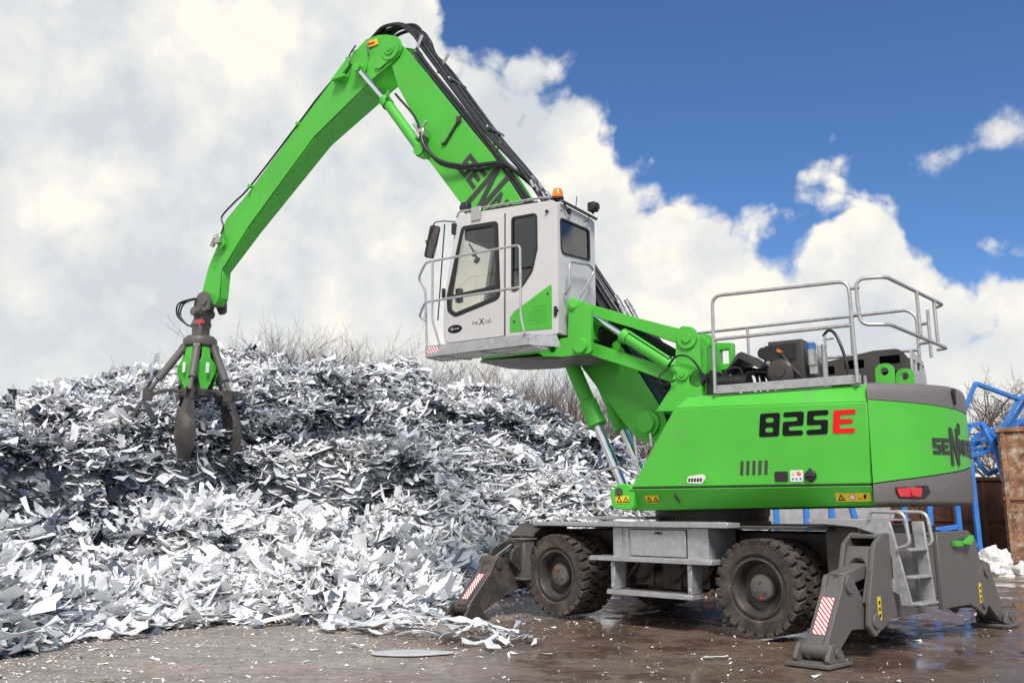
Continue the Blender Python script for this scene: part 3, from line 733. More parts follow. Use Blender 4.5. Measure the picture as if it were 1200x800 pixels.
# side lettering and small fittings
FS = lambda u, v, w: (-u, YS+w, v)
m = MB()
dz = lambda x: 2.215
w_, h_ = .285, .275
for i, ch in enumerate('825'): letter(m, ch, 1.105+.270*i, 2.195, .232, .265, FS, .003, .006, shear=.10, rnd=.024)
up(m, 'number_lettering', M['black'], body)
m = MB(); letter(m, 'E', 1.93, 2.195, .24, .255, FS, .003, .006, shear=.10, rnd=.024); up(m, 'letter_mark', M['red'], body)
m = MB()
for i in range(5): m.plate([[(.862+.071*i,1.77),(.898+.071*i,1.77),(.910+.071*i,1.93),(.874+.071*i,1.93)]], FS, -.02, .004)
up(m, 'side_vent', M['hood'], body)
m = MB(); m.plate([fillet2([(1.265,1.69),(1.415,1.69),(1.415,1.80),(1.265,1.80)], .02, 3)], FS, .002, .012); up(m, 'recessed_handle', M['blackpl'], body, bevel=.003)
m = MB(); m.plate([fillet2([(1.44,1.685),(1.585,1.685),(1.585,1.81),(1.44,1.81)], .012, 3)], FS, .002, .005); up(m, 'white_sticker', M['white'], body)
m = MB(); m.plate([[(1.455,1.755),(1.495,1.755),(1.475,1.795)]], FS, .0065, .008); up(m, 'warning_triangle', M['yellow'], body)
m = MB(); m.plate([[(1.52,1.79),(1.56,1.76),(1.555,1.75),(1.515,1.78)]], FS, .0065, .008); m.plate([circle2((1.54,1.775), .022, 14), circle2((1.54,1.775), .017, 14)], FS, .0085, .010); up(m, 'ban_sign', M['red'], body)
m = MB()
for x in (1.47,1.51,1.555): m.plate([circle2((x,1.715), .012, 10)], FS, .0065, .008)
up(m, 'sticker_print', M['blue'], body)
m = MB(); m.cyl((-1.665,YS,1.745),(-1.665,YS+.028,1.745), .068, .062, 24); m.plate([[(1.615,1.77),(1.715,1.77),(1.665,1.835)]], FS, .002, .018); m.box(-1.72,-1.61,YS+.028,YS+.04,1.735,1.755); up(m, 'fuel_cap', M['blackpl'], body, bevel=.004)
# eco badge (white plate with a green swirl and grey print)
m = MB(); m.plate([fillet2([(.20,1.69),(.40,1.68),(.46,1.75),(.42,1.79),(.22,1.77)], .03, 3)], FS, .002, .005); up(m, 'badge', M['white'], body)
m = MB()
for i in range(5): m.plate([[(.222+.036*i,1.705),(.250+.036*i,1.705),(.254+.036*i,1.745),(.226+.036*i,1.745)]], FS, .0055, .007)
up(m, 'badge_print', M['letter'], body)
m = MB(); m.plate([[(.40,1.69),(.45,1.70),(.47,1.76),(.43,1.80),(.445,1.75)]], FS, .0055, .007); up(m, 'badge_swirl', M['green'], body)
# yellow warning plates on the sill
def sill(u, v, w):
    t = (1.632-v)/.212; return (-u, YS-.005-.130*t+w, v)
m = MB(); m.plate([[(1.90,1.465),(2.27,1.465),(2.27,1.555),(1.90,1.555)]], sill, .004, .007); m.plate([[(-.38,1.46),(-.20,1.46),(-.20,1.55),(-.38,1.55)]], sill, .004, .007)
m.plate([[(-.76,1.46),(-.58,1.46),(-.58,1.55),(-.76,1.55)]], lambda u, v, w: (-u, 1.228+w, v), .0, .003)
up(m, 'yellow_warning_plate', M['yellow'], body)
m = MB()
for (x0, z0) in ((1.92,1.475),(-.37,1.47),(-.28,1.47)):
    m.plate([[(x0,z0),(x0+.085,z0),(x0+.0425,z0+.07)], [(x0+.018,z0+.010),(x0+.067,z0+.010),(x0+.0425,z0+.052)]], sill, .0075, .009)
    m.plate([[(x0+.036,z0+.014),(x0+.049,z0+.014),(x0+.0425,z0+.040)]], sill, .0075, .009)
for x0 in (-.75,-.66):
    m.plate([[(x0,1.47),(x0+.085,1.47),(x0+.0425,1.54)], [(x0+.018,1.48),(x0+.067,1.48),(x0+.0425,1.522)]], lambda u, v, w: (-u, 1.2315+w, v), 0, .002)
m.plate([[(2.20,1.49),(2.215,1.49),(2.23,1.53),(2.215,1.545),(2.195,1.52)]], sill, .0075, .009)
up(m, 'warning_print', M['black'], body)
m = MB(); m.plate([circle2((2.08,1.51), .033, 16), circle2((2.08,1.51), .026, 16)], sill, .0075, .009); m.plate([[(2.13,1.49),(2.18,1.49),(2.18,1.50),(2.13,1.50)]], sill, .0075, .009); up(m, 'ban_sign', M['red'], body)
m = MB(); m.plate([circle2((2.08,1.51), .0255, 14)], sill, .0075, .008); up(m, 'ban_sign_face', M['white'], body)
m = MB(); m.bar((-.02,YS-.045,1.555),(-.06,YS-.09,1.465), .02, .02); up(m, 'sill_catch', M['blackpl'], body)

# ---- counterweight (rounded tail)
NY = 40
def cw_ring(z, inx=0.0):
    out = []
    for i in range(NY+1):
        t = -1+2*i/NY; y = math.copysign(1-(1-abs(t))**1.6, t)*YS if 0 else t*YS
        a = PI*i/NY; y = -math.cos(a)*(YS-inx); x = -2.32-.77*(1-(abs(y)/(YS-inx))**2.2)*(1-inx*.35)
        out.append((x+inx*.4*math.sin(a), y, z))
    return out
def cw_band(m, rings, close_top=False, close_bottom=False):
    n = NY+1; vs = [p for r in rings for p in r]; fs = []
    for j in range(len(rings)-1):
        for i in range(NY): fs.append((j*n+i, j*n+i+1, (j+1)*n+i+1, (j+1)*n+i))
    m.add(vs, fs, True)
    for k, c in ((0, close_bottom), (len(rings)-1, close_top)):
        if c: m.add(rings[k], [tuple(range(n))])
def wavy(fz, inx=0.0):                         # a ring whose height varies along the tail
    return [(x, y, fz(y)) for x, y, _ in cw_ring(0, inx)]
ztop = lambda y: 2.545-.10*max(0, 1-abs(y/YS))**.9
zlow = lambda y: 1.655+.20*max(0, 1-abs(y/YS))**.85
m = MB(); cw_band(m, [wavy(lambda y: zlow(y)+.0), wavy(lambda y: (zlow(y)+ztop(y))/2), wavy(lambda y: ztop(y))])
cwt = up(m, 'counterweight', M['green'])
m = MB(); cw_band(m, [wavy(lambda y: ztop(y)+.006, -.006), wavy(lambda y: ztop(y)+.09, -.006), cw_ring(2.66, .0), cw_ring(2.70, .02), cw_ring(2.725, .05), cw_ring(2.74, .10)], close_top=True)
up(m, 'tail_top_trim', M['cw'], cwt)
m = MB(); cw_band(m, [cw_ring(1.43, .14), cw_ring(1.425, .05), cw_ring(1.44, .015), cw_ring(1.47, -.006), wavy(lambda y: zlow(y)-.012, -.006)], close_bottom=True)
up(m, 'bumper', M['cw'], cwt)
m = MB(); cw_band(m, [wavy(lambda y: zlow(y)-.014, .012), wavy(lambda y: zlow(y)+.004, .012)]); cw_band(m, [wavy(lambda y: ztop(y)-.004, .012), wavy(lambda y: ztop(y)+.010, .012)]); up(m, 'trim_gap', M['seal'], cwt)
# arc length table round the tail so that lettering and lamps follow it
_arc = []
_pp = None; _s = 0
for i in range(401):
    y = YS-2*YS*i/400; x = cwx(y)
    if _pp: _s += math.hypot(x-_pp[0], y-_pp[1])
    _arc.append((_s, x, y)); _pp = (x, y)
def CW(u, v, w):
    s = min(max(u, 0), _s-1e-4); lo_, hi_ = 0, 400
    while hi_-lo_ > 1:
        md = (lo_+hi_)//2
        if _arc[md][0] <= s: lo_ = md
        else: hi_ = md
    a, b = _arc[lo_], _arc[hi_]; t = (s-a[0])/max(b[0]-a[0], 1e-9)
    x = a[1]+(b[1]-a[1])*t; y = a[2]+(b[2]-a[2])*t
    tx, ty = b[1]-a[1], b[2]-a[2]; L = math.hypot(tx, ty); nx, ny = ty/L, -tx/L
    if nx > 0 and x < -2.5: nx, ny = -nx, -ny
    if y > .9 and ny < 0: nx, ny = -nx, -ny
    return (x+nx*w, y+ny*w, v)
m = MB(); brand_word(m, lambda u, v, w: CW(u+.735, v+1.975, w), 1.40, .17, .004, .014); up(m, 'brand_lettering', M['letter'], cwt)
for sgn in (0, 1):
    fm = (lambda u, v, w: CW(u, v, w)) if sgn == 0 else (lambda u, v, w: CW(_s-u, v, w))
    m = MB(); m.plate([fillet2([(.26,1.50),(.57,1.495),(.65,1.56),(.62,1.635),(.22,1.61)], .025, 3)], fm, .003, .012); rc = up(m, 'lamp_recess', M['blackpl'], cwt)
    m = MB(); m.plate([fillet2([(.27,1.51),(.52,1.507),(.54,1.612),(.24,1.60)], .02, 3)], fm, .013, .03); up(m, 'tail_light', M['redlens'], cwt, bevel=.004)
    m = MB(); c = fm(.43, 1.558, .03); c2 = fm(.43, 1.558, .044); m.cyl(c, c2, .043, .038, 20); up(m, 'lamp_lens', M['orange'] if 0 else M['redlens'], cwt)
m = MB(); m.plate([fillet2([(1.17,2.20),(1.24,2.20),(1.24,2.32),(1.17,2.32)], .02, 3)], CW, .003, .006); up(m, 'slot', M['seal'], cwt)
m = MB(); m.plate([fillet2([(1.10,2.70),(1.16,2.70),(1.16,2.52),(1.12,2.54),(1.12,2.62),(1.10,2.62)], .01, 2)], CW, .01, .03); up(m, 'camera_mount', M['blackpl'], cwt)

# ---- deck, rails, engine parts on top
m = MB(); m.box(-2.25, -.55, 1.165, 1.185, 2.735, 2.835); m.box(-2.3,-.3,-1.1,1.1,2.70,2.735); up(m, 'toe_board', M['galv'], body, bevel=.003)
def rail(paths, name='guard_rail', r=.021, parent=None):
    m = MB()
    for p, f in paths: m.tube(fillet3(p, f, 5), r, 10)
    return up(m, name, M['galvtube'], parent)
yr = 1.205
rail([([(-.58,yr,2.74),(-.59,yr,3.92),(-2.19,yr,3.885),(-2.22,yr,2.74)], .12), ([(-.58,yr,3.385),(-2.20,yr,3.385)], .01)])
rail([([(-2.20,1.19,3.80),(-2.30,1.19,3.80)], .01), ([(-2.20,1.19,3.50),(-2.30,1.19,3.50)], .01),
      ([(-2.27,1.19,3.60),(-2.27,1.19,3.90),(-2.57,1.12,3.90),(-2.85,-.66,3.88),(-2.76,-.70,3.86)], .10),
      ([(-2.27,1.19,3.62),(-2.29,1.19,3.38),(-2.57,1.10,3.37),(-2.86,-.66,3.33),(-2.74,-.70,3.33)], .10),
      ([(-2.72,.25,3.89),(-2.73,.25,3.36)], .01), ([(-2.80,-.36,3.88),(-2.81,-.36,3.35)], .01)], 'rail_gate')
rail([([(.75,-1.15,3.10),(.75,-1.15,3.96),(-2.35,-1.15,3.96),(-2.45,-1.15,3.86),(-2.45,-1.15,2.74)], .10), ([(.75,-1.15,3.42),(-2.45,-1.15,3.42)], .01), ([(-.18,-1.15,3.96),(-.18,-1.15,2.74)], .01), ([(-1.62,-1.15,3.96),(-1.62,-1.15,2.74)], .01),
      ([(-2.46,-1.15,3.75),(-2.60,-1.10,3.75)], .01), ([(-2.46,-1.15,3.50),(-2.60,-1.10,3.50)], .01), ([(-2.60,-1.10,3.92),(-2.60,-1.10,3.30)], .01)])
# exhaust hood with oval windows
m = MB()
hp = fillet2([(-1.12,2.735),(-1.12,3.17),(-1.50,3.215),(-2.10,3.305),(-2.40,3.305),(-2.51,3.16),(-2.51,2.735)], [0,.03,.02,.02,.14,.06,0], 5)
hs = [fillet2([(a,b),(a+.24,b),(a+.24,b+.11),(a,b+.11)], .02, 3) for (a, b) in ((-1.62,3.05),(-1.98,3.10),(-2.40,3.12))]
hs.append(fillet2([(-2.47,2.80),(-2.16,2.80),(-2.18,3.03),(-2.44,3.04)], .05, 3))
m.plate([hp]+hs, XZ, -.20, -.18); m.plate([hp], XZ, -1.02, -1.0)
hood = up(m, 'exhaust_hood', M['hood'])
m = MB(); m.plate([[(-1.14,3.13),(-1.50,3.18),(-2.10,3.27),(-2.36,3.27),(-2.36,3.255),(-2.10,3.255),(-1.14,3.115)]], XZ, -.99, -.21); m.box(-2.40,-1.14,-.99,-.22,2.74,2.80); up(m, 'hood_inside', M['blackpl'], hood)
m = MB(); ep = fillet2([(-1.03,2.735),(-1.03,3.02),(-.90,3.22),(-.30,3.265),(-.18,3.27),(-.18,2.735)], [0,.1,.12,.03,0,0], 4)
m.plate([ep]+[fillet2([(a,3.07-abs(a+.8)*.1),(a+w,3.07-abs(a+.8)*.1),(a+w,3.17),(a,3.17)], .015, 3) for a, w in ((-.92,.12),(-.72,.24),(-.40,.14))], YZ, -2.535, -2.515)
up(m, 'hood_end', M['hoodend'], hood)
m = MB()
for a in (-2.24,-2.36): m.cyl((a,-.40,2.78),(a-.02,-.40,3.10), .03, n=12)
up(m, 'exhaust_pipe', M['steel'], hood)
for (x, y) in ((-2.42,.78),(-2.53,.26)):
    m = MB(); lp = fillet2([(x-.10,2.70),(x-.10,2.99),(x+.10,2.99),(x+.10,2.70)], [0,.10,.10,0], 6); m.plate([lp, circle2((x,2.90), .045, 14)], XZ, y-.025, y+.025); up(m, 'lifting_eye', M['green'], body, bevel=.004)
# air filter box, slanted cover, pump, hoses
m = MB(); m.plate([[(-1.12,2.80),(-1.08,3.38),(-1.50,3.38),(-1.52,2.80)]], XZ, .25, .72)
fb = up(m, 'filter_box', M['hood'], bevel=.012)
m = MB(); m.box(-1.42,-1.05,.722,.735,3.14,3.33); up(m, 'filter_label', M['blackpl'], fb)
m = MB(); m.bar((-1.20,.738,3.27),(-1.27,.738,3.22), .02, .035); up(m, 'orange_tag', M['orange'], fb)
m = MB(); m.lathe([(.0001,.02),(.06,.02),(.06,0),(.13,0),(.16,-.02),(.175,-.05),(.175,-.3)], (-1.25,.84,2.98), (0,1,0), 28); up(m, 'filter_drum', M['hood'], fb)
m = MB(); m.plate([[(-.55,3.04),(-.72,3.26),(-.78,3.28),(-1.02,3.10),(-1.0,3.05),(-.74,3.20)]], XZ, .2, .8); up(m, 'slanted_cover', M['hood'], body, bevel=.006)
m = MB(); m.cyl((-.92,.3,3.30),(-.92,.42,3.30), .075, n=16); m.cyl((-.92,.36,3.10),(-.92,.36,3.26), .012, n=6); up(m, 'work_light', M['blackpl'], body)
m = MB(); m.box(-.55,-.10,.3,1.0,2.70,3.02); m.cyl((-.5,.95,2.90),(-.9,.95,2.88), .09); m.cyl((-.3,1.02,2.95),(-.3,1.08,2.95), .1)
for i in range(14):
    a = random.uniform(-.15,-.95); b = a-random.uniform(.15,.5); y0 = random.uniform(.35,1.0)
    m.tube(smooth_path([(a,y0,2.76),(a-.02,y0+.05,3.0+random.random()*.12),(b+.05,y0-.1,3.0+random.random()*.08),(b,y0-.1,2.76)], 5), random.uniform(.014,.026), 7)
up(m, 'hydraulic_hoses', M['rubber'], body)
m = MB(); m.box(-1.66,-1.56,.55,.70,2.95,3.30); m.cyl((-1.72,.62,2.8),(-1.72,.62,3.30), .035, n=12); m.cyl((-1.60,.72,3.05),(-1.60,.72,3.32), .05, n=14); m.cyl((-1.72,.62,3.36),(-1.84,.62,3.36), .012, n=8); m.cyl((-1.74,.62,3.28),(-1.74,.62,3.42), .016, n=8)
up(m, 'pump_block', M['steel'], body, bevel=.004)
m = MB(); m.tube(smooth_path([(-1.72,.62,3.40),(-1.80,.64,3.46),(-1.90,.70,3.36),(-2.00,.75,3.05),(-2.02,.78,2.76)], 6), .018, 8); m.tube(smooth_path([(-1.25,.76,3.22),(-1.38,.80,3.05),(-1.52,.8,2.88),(-1.6,.75,2.76)], 6), .03, 8); up(m, 'engine_hose', M['rubber'], body)
m = MB(); m.cyl((-1.60,.72,3.24),(-1.60,.72,3.31), .053, n=14); up(m, 'blue_cap', M['blue'], body)
m = MB(); m.lathe([(.0001,.03),(.08,.025),(.12,0)], (-2.02,1.06,2.74), (0,0,1), 20); up(m, 'filler_cap', M['galv'], body)
m = MB(); m.cyl((-2.27,1.08,2.73),(-2.27,1.08,2.83), .018, n=10); up(m, 'stub_post', M['galv'], body)

# ---- boom
m = MB()
bo = [(.45,2.40),(.52,2.66),(.93,3.30),(2.79,6.06),(3.30,6.85),(3.78,7.46),(4.66,8.60),(5.14,9.20),(5.32,9.40),(5.50,9.44),(5.64,9.33),(5.62,9.14),(5.46,8.96),(5.32,8.56),(5.06,8.12),(4.87,7.74),(4.80,7.40),(4.60,7.06),(4.40,6.80),(3.98,6.26),(2.85,4.85),(1.80,3.42),(1.24,2.71),(.98,2.38),(.75,2.25),(.55,2.28)]
bo2 = [p for p in bo]
hwid = lambda z: .27
m.plate([bo], XZ, -.265, -.25); m.plate([bo], XZ, .25, .265)
# top and bottom flanges between the side plates
up_e = [(.52,2.66),(.93,3.30),(2.79,6.06),(3.30,6.85),(3.78,7.46),(4.66,8.60),(5.10,9.14)]
lo_e = [(5.36,8.72),(5.32,8.56),(5.06,8.12),(4.87,7.74),(4.80,7.40),(4.60,7.06),(4.40,6.80),(3.98,6.26),(2.85,4.85),(1.80,3.42),(1.24,2.71),(.98,2.38)]
for ed in (up_e, lo_e):
    for (a, b) in zip(ed[:-1], ed[1:]):
        d = Vector((b[0]-a[0], b[1]-a[1])).normalized(); nn = Vector((-d.y, d.x))
        c = [(a[0]-nn.x*.012-nn.x*.006, a[1]-nn.y*.018), (b[0]-nn.x*.018, b[1]-nn.y*.018), (b[0]-nn.x*.03, b[1]-nn.y*.03), (a[0]-nn.x*.03, a[1]-nn.y*.03)]
        m.plate([c], XZ, -.252, .252)
boom = up(m, 'boom', M['green'], bevel=.006)
m = MB(); m.cyl((.74,-.40,2.52),(.74,.40,2.52), .13); m.lathe([(.17,0),(.17,.05),(.1,.06)], (.74,.28,2.52), (0,1,0), 28); up(m, 'boom_foot_pin', M['green'], boom)
m = MB(); m.cyl((2.25,-.55,4.30),(2.25,.55,4.30), .12); m.cyl((4.68,-.36,7.22),(4.68,.45,7.22), .09); m.lathe([(.0001,.02),(.10,.02),(.10,0)], (4.68,.44,7.22), (0,1,0), 20); up(m, 'cross_pin', M['green'], boom)
# lettering on the near side plate of the boom, reading down from the tip
bd = Vector((-.62,-.785)).normalized(); bn = Vector((bd.y, -bd.x))           # along the boom, towards its back
def BT(u, v, w):
    p = Vector((4.02,6.80))+bd*u+bn*v; return (p.x, .265+w, p.y)
m = MB(); brand_word(m, BT, 3.05, .34, .003, .006); up(m, 'brand_lettering', M['letter'], boom)
# hoses along the back of the boom and over the elbow
m = MB()
for i in range(7):
    y = -.21+.07*i; o_ = .05+.035*(i % 2)
    pts = [(1.00+o_*-1,y,3.75),(1.30-o_,y,4.12),(2.70-o_,y,6.22+.02*i),(3.55-o_,y,7.36),(4.55-o_,y,8.72),(4.95-o_*1.4,y,9.22)]
    tail = [(4.98+.02*i,y*.85,9.52+.02*(i % 3)),(5.22+.025*i,y*.8,9.76+.03*(i % 3)),(5.62+.03*i,y*.75,9.86+.02*(i % 2)),(6.05,y*.7,9.74),(6.52,y*.6,9.50)]
    jig = [(p[0]+random.gauss(0,.012), p[1]+random.gauss(0,.012), p[2]+random.gauss(0,.012)) for p in pts+tail]
    m.tube(smooth_path(jig, 5), .026 if i % 2 else .032, 8)
for y, o_ in ((.235,.03),(.19,.025),(.245,.085)):
    m.tube(smooth_path([(.95-o_,y,3.42),(1.30-o_*.8,y,3.90+o_*.6),(2.79-o_*.8,y,6.08+o_*.6),(3.78-o_*.8,y,7.48+o_*.6),(4.66-o_*.8,y,8.62+o_*.6),(5.02-o_,y,9.08+o_)], 4), .03, 8)
for i in range(9):
    y = -.23+.06*i; o_ = .035+.03*(i % 2)
    m.tube(smooth_path([(.44-o_,y,2.74),(.62-o_,y,2.98),(.95-o_,y,3.44),(1.6-o_,y,4.40),(2.4-o_,y,5.58)], 5), .034, 8)
for i in range(6):
    y = -.22+.09*i
    m.tube(smooth_path([(.30+random.gauss(0,.04),y,2.85),(.55,y,3.35+.03*i),(.80+random.gauss(0,.03),y,3.75),(1.3,y,4.15)], 6), .03, 8)
hb = up(m, 'hose_bundle', M['rubber'], boom)
m = MB()
for i in range(9):
    m = MB(); x = 2.40+.09*(i % 5)+random.gauss(0,.02); m.cyl((x-.09,-.2+.06*i,5.86+1.36*(x-2.4)+.02),(x-.03,-.2+.06*i,6.0+1.36*(x-2.4)), .026, n=8); up(m, 'hose_coupling', M['steel'], boom)
for i in range(8):
    m = MB(); x = 1.05+.08*(i % 4); m.cyl((x-.06,.30-.08*i,3.98+1.2*(x-1.05)),(x+.02,.30-.08*i,4.10+1.2*(x-1.05)), .035, n=8); up(m, 'hose_coupling', M['steel'], boom)
for (x, z) in ((2.62,6.14),(3.52,7.36),(4.30,8.40)):
    m = MB(); m.bar((x-.07,-.24,z+.05),(x-.07,.24,z+.05), .05, .03, up=(.8,0,-.6)); up(m, 'hose_clamp', M['steel'], boom, bevel=.004)
m = MB(); m.bar((5.02,.22,9.02),(4.84,.22,9.40), .07, .02, up=(0,1,0)); up(m, 'hose_guide', M['galv'], boom, bevel=.004)
m = MB(); m.bar((4.74,-.10,8.80),(4.50,-.10,9.10), .06, .02, up=(0,1,0)); up(m, 'hose_guide', M['galv'], boom, bevel=.004)
# curled hose on the near side of the boom
m = MB()
m.tube(smooth_path([(5.34,.30,8.42),(5.20,.36,8.28),(4.82,.42,7.86),(4.66,.44,7.56)], 6), .022, 8)
m.tube(smooth_path([(4.64,.44,7.50),(4.55,.46,7.24),(4.28,.42,6.95),(3.90,.36,6.80),(3.58,.33,6.75),(3.10,.33,6.68),(2.86,.30,6.52),(2.70,.10,6.36)], 8), .034, 10)
m.tube(smooth_path([(4.60,.42,7.46),(4.46,.44,7.14),(4.20,.40,6.86),(3.60,.32,6.69),(3.05,.31,6.62),(2.70,.05,6.30)], 8), .022, 8)
up(m, 'curled_hose', M['rubber'], boom)
m = MB(); m.box(4.58,4.74,.30,.46,7.44,7.58); m.cyl((4.70,.40,7.55),(4.84,.40,7.72), .028, n=10); m.cyl((4.60,.44,7.60),(4.52,.44,7.68), .03, n=10); m.cyl((4.74,.44,7.50),(4.66,.44,7.42), .035, n=10); up(m, 'valve_block', M['steel'], boom, bevel=.006)
m = MB(); m.tube([(4.24,.29,7.30),(3.98,.29,7.62)], .022, 8); m.tube([(4.22,.29,7.30),(4.32,.29,7.28)], .022, 8); m.box(3.94,4.02,.266,.31,7.58,7.68); up(m, 'side_pipe', M['greydark'], boom)
m = MB()
for (x, z) in ((3.34,7.10),): m.plate([circle2((x,z), .075, 14), circle2((x,z), .04, 14)], XZ, .10, .13)
m.plate([circle2((3.02,6.62), .0601, 12)], XZ, .266, .272); up(m, 'hook_eye', M['green'], boom)

# ---- stick
tap = lambda x: .30-.13*min(1, max(0, (x-5.4)/3.8))-.09*min(1, max(0, (x-9.3)/.9))
st = [(5.21,9.26),(5.25,9.40),(5.36,9.50),(5.58,9.60),(5.80,9.66),(6.08,9.67),(6.41,9.50),(6.60,9.40),(6.80,9.20),(7.75,8.50),(9.10,7.45),(9.84,7.00),(9.98,6.74),(10.09,6.52),(10.34,6.11),(10.48,5.61),(10.42,5.46),(10.03,5.33),(9.92,5.44),(9.89,6.0),(9.12,6.72),(7.36,8.13),(6.15,8.73),(5.79,8.90),(5.45,9.02),(5.27,9.12)]
m = MB()
n = len(st)
for s in (1, -1):
    vs = [(p[0], s*tap(p[0]), p[1]) for p in st]+[(p[0], s*(tap(p[0])-.018), p[1]) for p in st]
    m.add(vs, [tuple(range(n)), tuple(range(2*n-1, n-1, -1))]+[(i, (i+1) % n, (i+1) % n+n, i+n) for i in range(n)])
def flange(m, pts, inset_=.02):
    for (a, b) in zip(pts[:-1], pts[1:]):
        d = Vector((b[0]-a[0], b[1]-a[1])).normalized(); nn = Vector((-d.y, d.x))
        q = []
        for (p, e) in ((a, 0), (b, 0)):
            for k_ in (inset_, inset_+.014):
                for s in (1, -1): q.append((p[0]-nn.x*k_, s*(tap(p[0])-.012), p[1]-nn.y*k_))
        m.add(q, [(0,1,5,4),(2,6,7,3),(0,4,6,2),(1,3,7,5),(0,2,3,1),(4,5,7,6)])
flange(m, [(10.42,5.46),(10.48,5.61),(10.34,6.11),(10.09,6.52),(9.98,6.74),(9.84,7.00),(9.10,7.45),(7.75,8.50),(6.80,9.20),(6.60,9.40)], .012)
flange(m, [(5.98,8.82),(6.15,8.73),(7.36,8.13),(9.12,6.72),(9.89,6.0),(9.92,5.44),(10.03,5.33)], .012)
stick = up(m, 'stick', M['green'], bevel=.006)
m = MB()
m.lathe([(.0001,.075),(.05,.075),(.055,.06),(.11,.06),(.115,.04),(.20,.04),(.205,0)], (5.46,.30,9.28), (0,1,0), 32)
m.plate([fillet2([(5.24,9.18),(5.30,9.42),(5.46,9.50),(5.66,9.42),(5.84,9.05),(5.72,8.98)], .08, 4)], XZ, .302, .325)
m.lathe([(.0001,.05),(.07,.05),(.08,.03),(.13,.03),(.13,0)], (6.16,.29,9.10), (0,1,0), 28)
m.cyl((5.46,-.42,9.28),(5.46,.3,9.28), .1)
up(m, 'pin_boss', M['green'], stick)
m = MB(); m.obox((6.62,.20,9.22),(.16,0,-.13),(0,.12,0),(.05,0,.06)); m.box(6.48,6.80,.286,.40,9.02,9.08); up(m, 'stop_block', M['green'], stick, bevel=.01)
m = MB(); m.plate([fillet2([(5.76,9.47),(6.02,9.47),(6.06,9.60),(5.80,9.59)], .01, 2)], XZ, .302, .305); up(m, 'yellow_warning_plate', M['yellow'], stick)
m = MB(); m.plate([[(5.84,9.50),(5.98,9.50),(6.0,9.55),(5.86,9.55)]], XZ, .3055, .307); up(m, 'warning_print', M['red'], stick)
m = MB()
m.tube(smooth_path([(6.02,.31,9.62),(5.98,.33,9.45),(5.96,.33,9.30)], 5), .014, 6); m.tube(smooth_path([(6.30,.31,9.60),(6.42,.34,9.42),(6.40,.34,9.24),(6.55,.33,9.05)], 5), .014, 6)
for i in range(2):
    m.tube(smooth_path([(6.5,.10+.06*i,9.50),(7.2,.22,8.96),(7.8,.20,8.52),(9.05,.19,7.56),(9.55,.19,7.28),(9.86,.20,7.06),(9.78,.21,6.84),(9.90,.21,6.62)], 6), .018, 6)
up(m, 'stick_hose', M['rubber'], stick)
m = MB(); m.box(9.80,9.96,.18,.27,6.52,6.70); m.cyl((9.95,.24,6.66),(10.06,.24,6.48), .05, n=14); up(m, 'work_light', M['steel'], stick, bevel=.006)
m = MB(); m.plate([fillet2([(9.80,6.62),(9.72,6.50),(9.86,6.40),(10.0,6.58),(9.94,6.72)], .03, 3)], XZ, .17, .20)
for (x, z) in ((9.98,6.36),(10.03,6.22)): m.cyl((x,.17,z),(x,.20,z), .025, n=10)
for (x, z) in ((7.80,8.49),(9.05,7.52),(6.56,9.44),(6.40,9.53)): m.cyl((x,.12,z),(x,.26,z), .035, n=10)
up(m, 'stick_bracket', M['green'], stick)
# stick cylinder
m = MB(); m.cyl((4.68,.36,7.22),(5.54,.36,8.36), .088); m.lathe([(.105,0),(.105,.16),(.09,.17)], (5.44,.36,8.22), Vector((.86,0,1.14)), 24); m.lathe([(.0001,-.07),(.11,-.07),(.11,.07),(.0001,.07)], (4.66,.36,7.20), (0,1,0), 24)
m.cyl((5.40,.46,8.30),(5.34,.46,8.42), .03, n=8)
sc = up(m, 'stick_cylinder', M['green'], boom)
m = MB(); m.cyl((5.52,.36,8.34),(6.14,.36,9.06), .05); up(m, 'cylinder_rod', M['chrome'], boom)
m = MB(); m.cyl((6.16,.29,9.10),(6.16,.44,9.10), .085); up(m, 'rod_eye', M['green'], boom)
# boom lift cylinders
for y in (.40, -.36):
    m = MB(); b0 = Vector((2.25,y,4.30)); b1 = Vector((1.10,y,1.75)); d = (b1-b0).normalized(); j = b0+d*1.93
    m.cyl(b0, j, .105); m.lathe([(.105,-.02),(.125,0),(.125,.30),(.135,.31),(.135,.36),(.05,.36)], j-d*.34, d, 24)
    bc = up(m, 'boom_cylinder', M['green'])
    m = MB(); m.cyl(j, b1+d*.1, .062); up(m, 'cylinder_rod', M['chrome'], bc)
m = MB(); m.tube([(1.75,.05,3.5),(1.42,.05,2.9)], .03, 8); m.tube([(1.62,-.15,3.4),(1.30,-.15,2.8)], .03, 8); up(m, 'lift_hose', M['rubber'], boom)

# ---- cab lift linkage
m = MB()
tw = fillet2([(.26,2.58),(.05,2.86),(-.02,3.10),(-.05,3.55),(-.12,3.63),(-.26,3.60),(-.35,3.46),(-.36,2.72),(-.30,2.55)], [.0,.06,.1,.06,.06,.06,.06,.0,0], 3)
m.plate([tw], XZ, 1.00, 1.08); m.plate([tw], XZ, .40, .48)
m.plate([[(-.34,3.12),(-.55,3.12),(-.55,3.46),(-.34,3.48)], [(-.38,3.20),(-.50,3.20),(-.50,3.38),(-.38,3.38)]], XZ, .38, .50)
m.box(-.40,-.30,.48,1.0,2.74,3.35)
tower = up(m, 'cab_tower', M['green'], bevel=.008)
m = MB()
for (x, z, r) in ((-.20,3.46,.13),(-.13,3.02,.075)):
    m = MB(); m.lathe([(.0001,.05),(r*.45,.05),(r*.5,.03),(r,.03),(r,0)], (x,1.08,z), (0,1,0), 28); up(m, 'pin_boss', M['green'], tower)
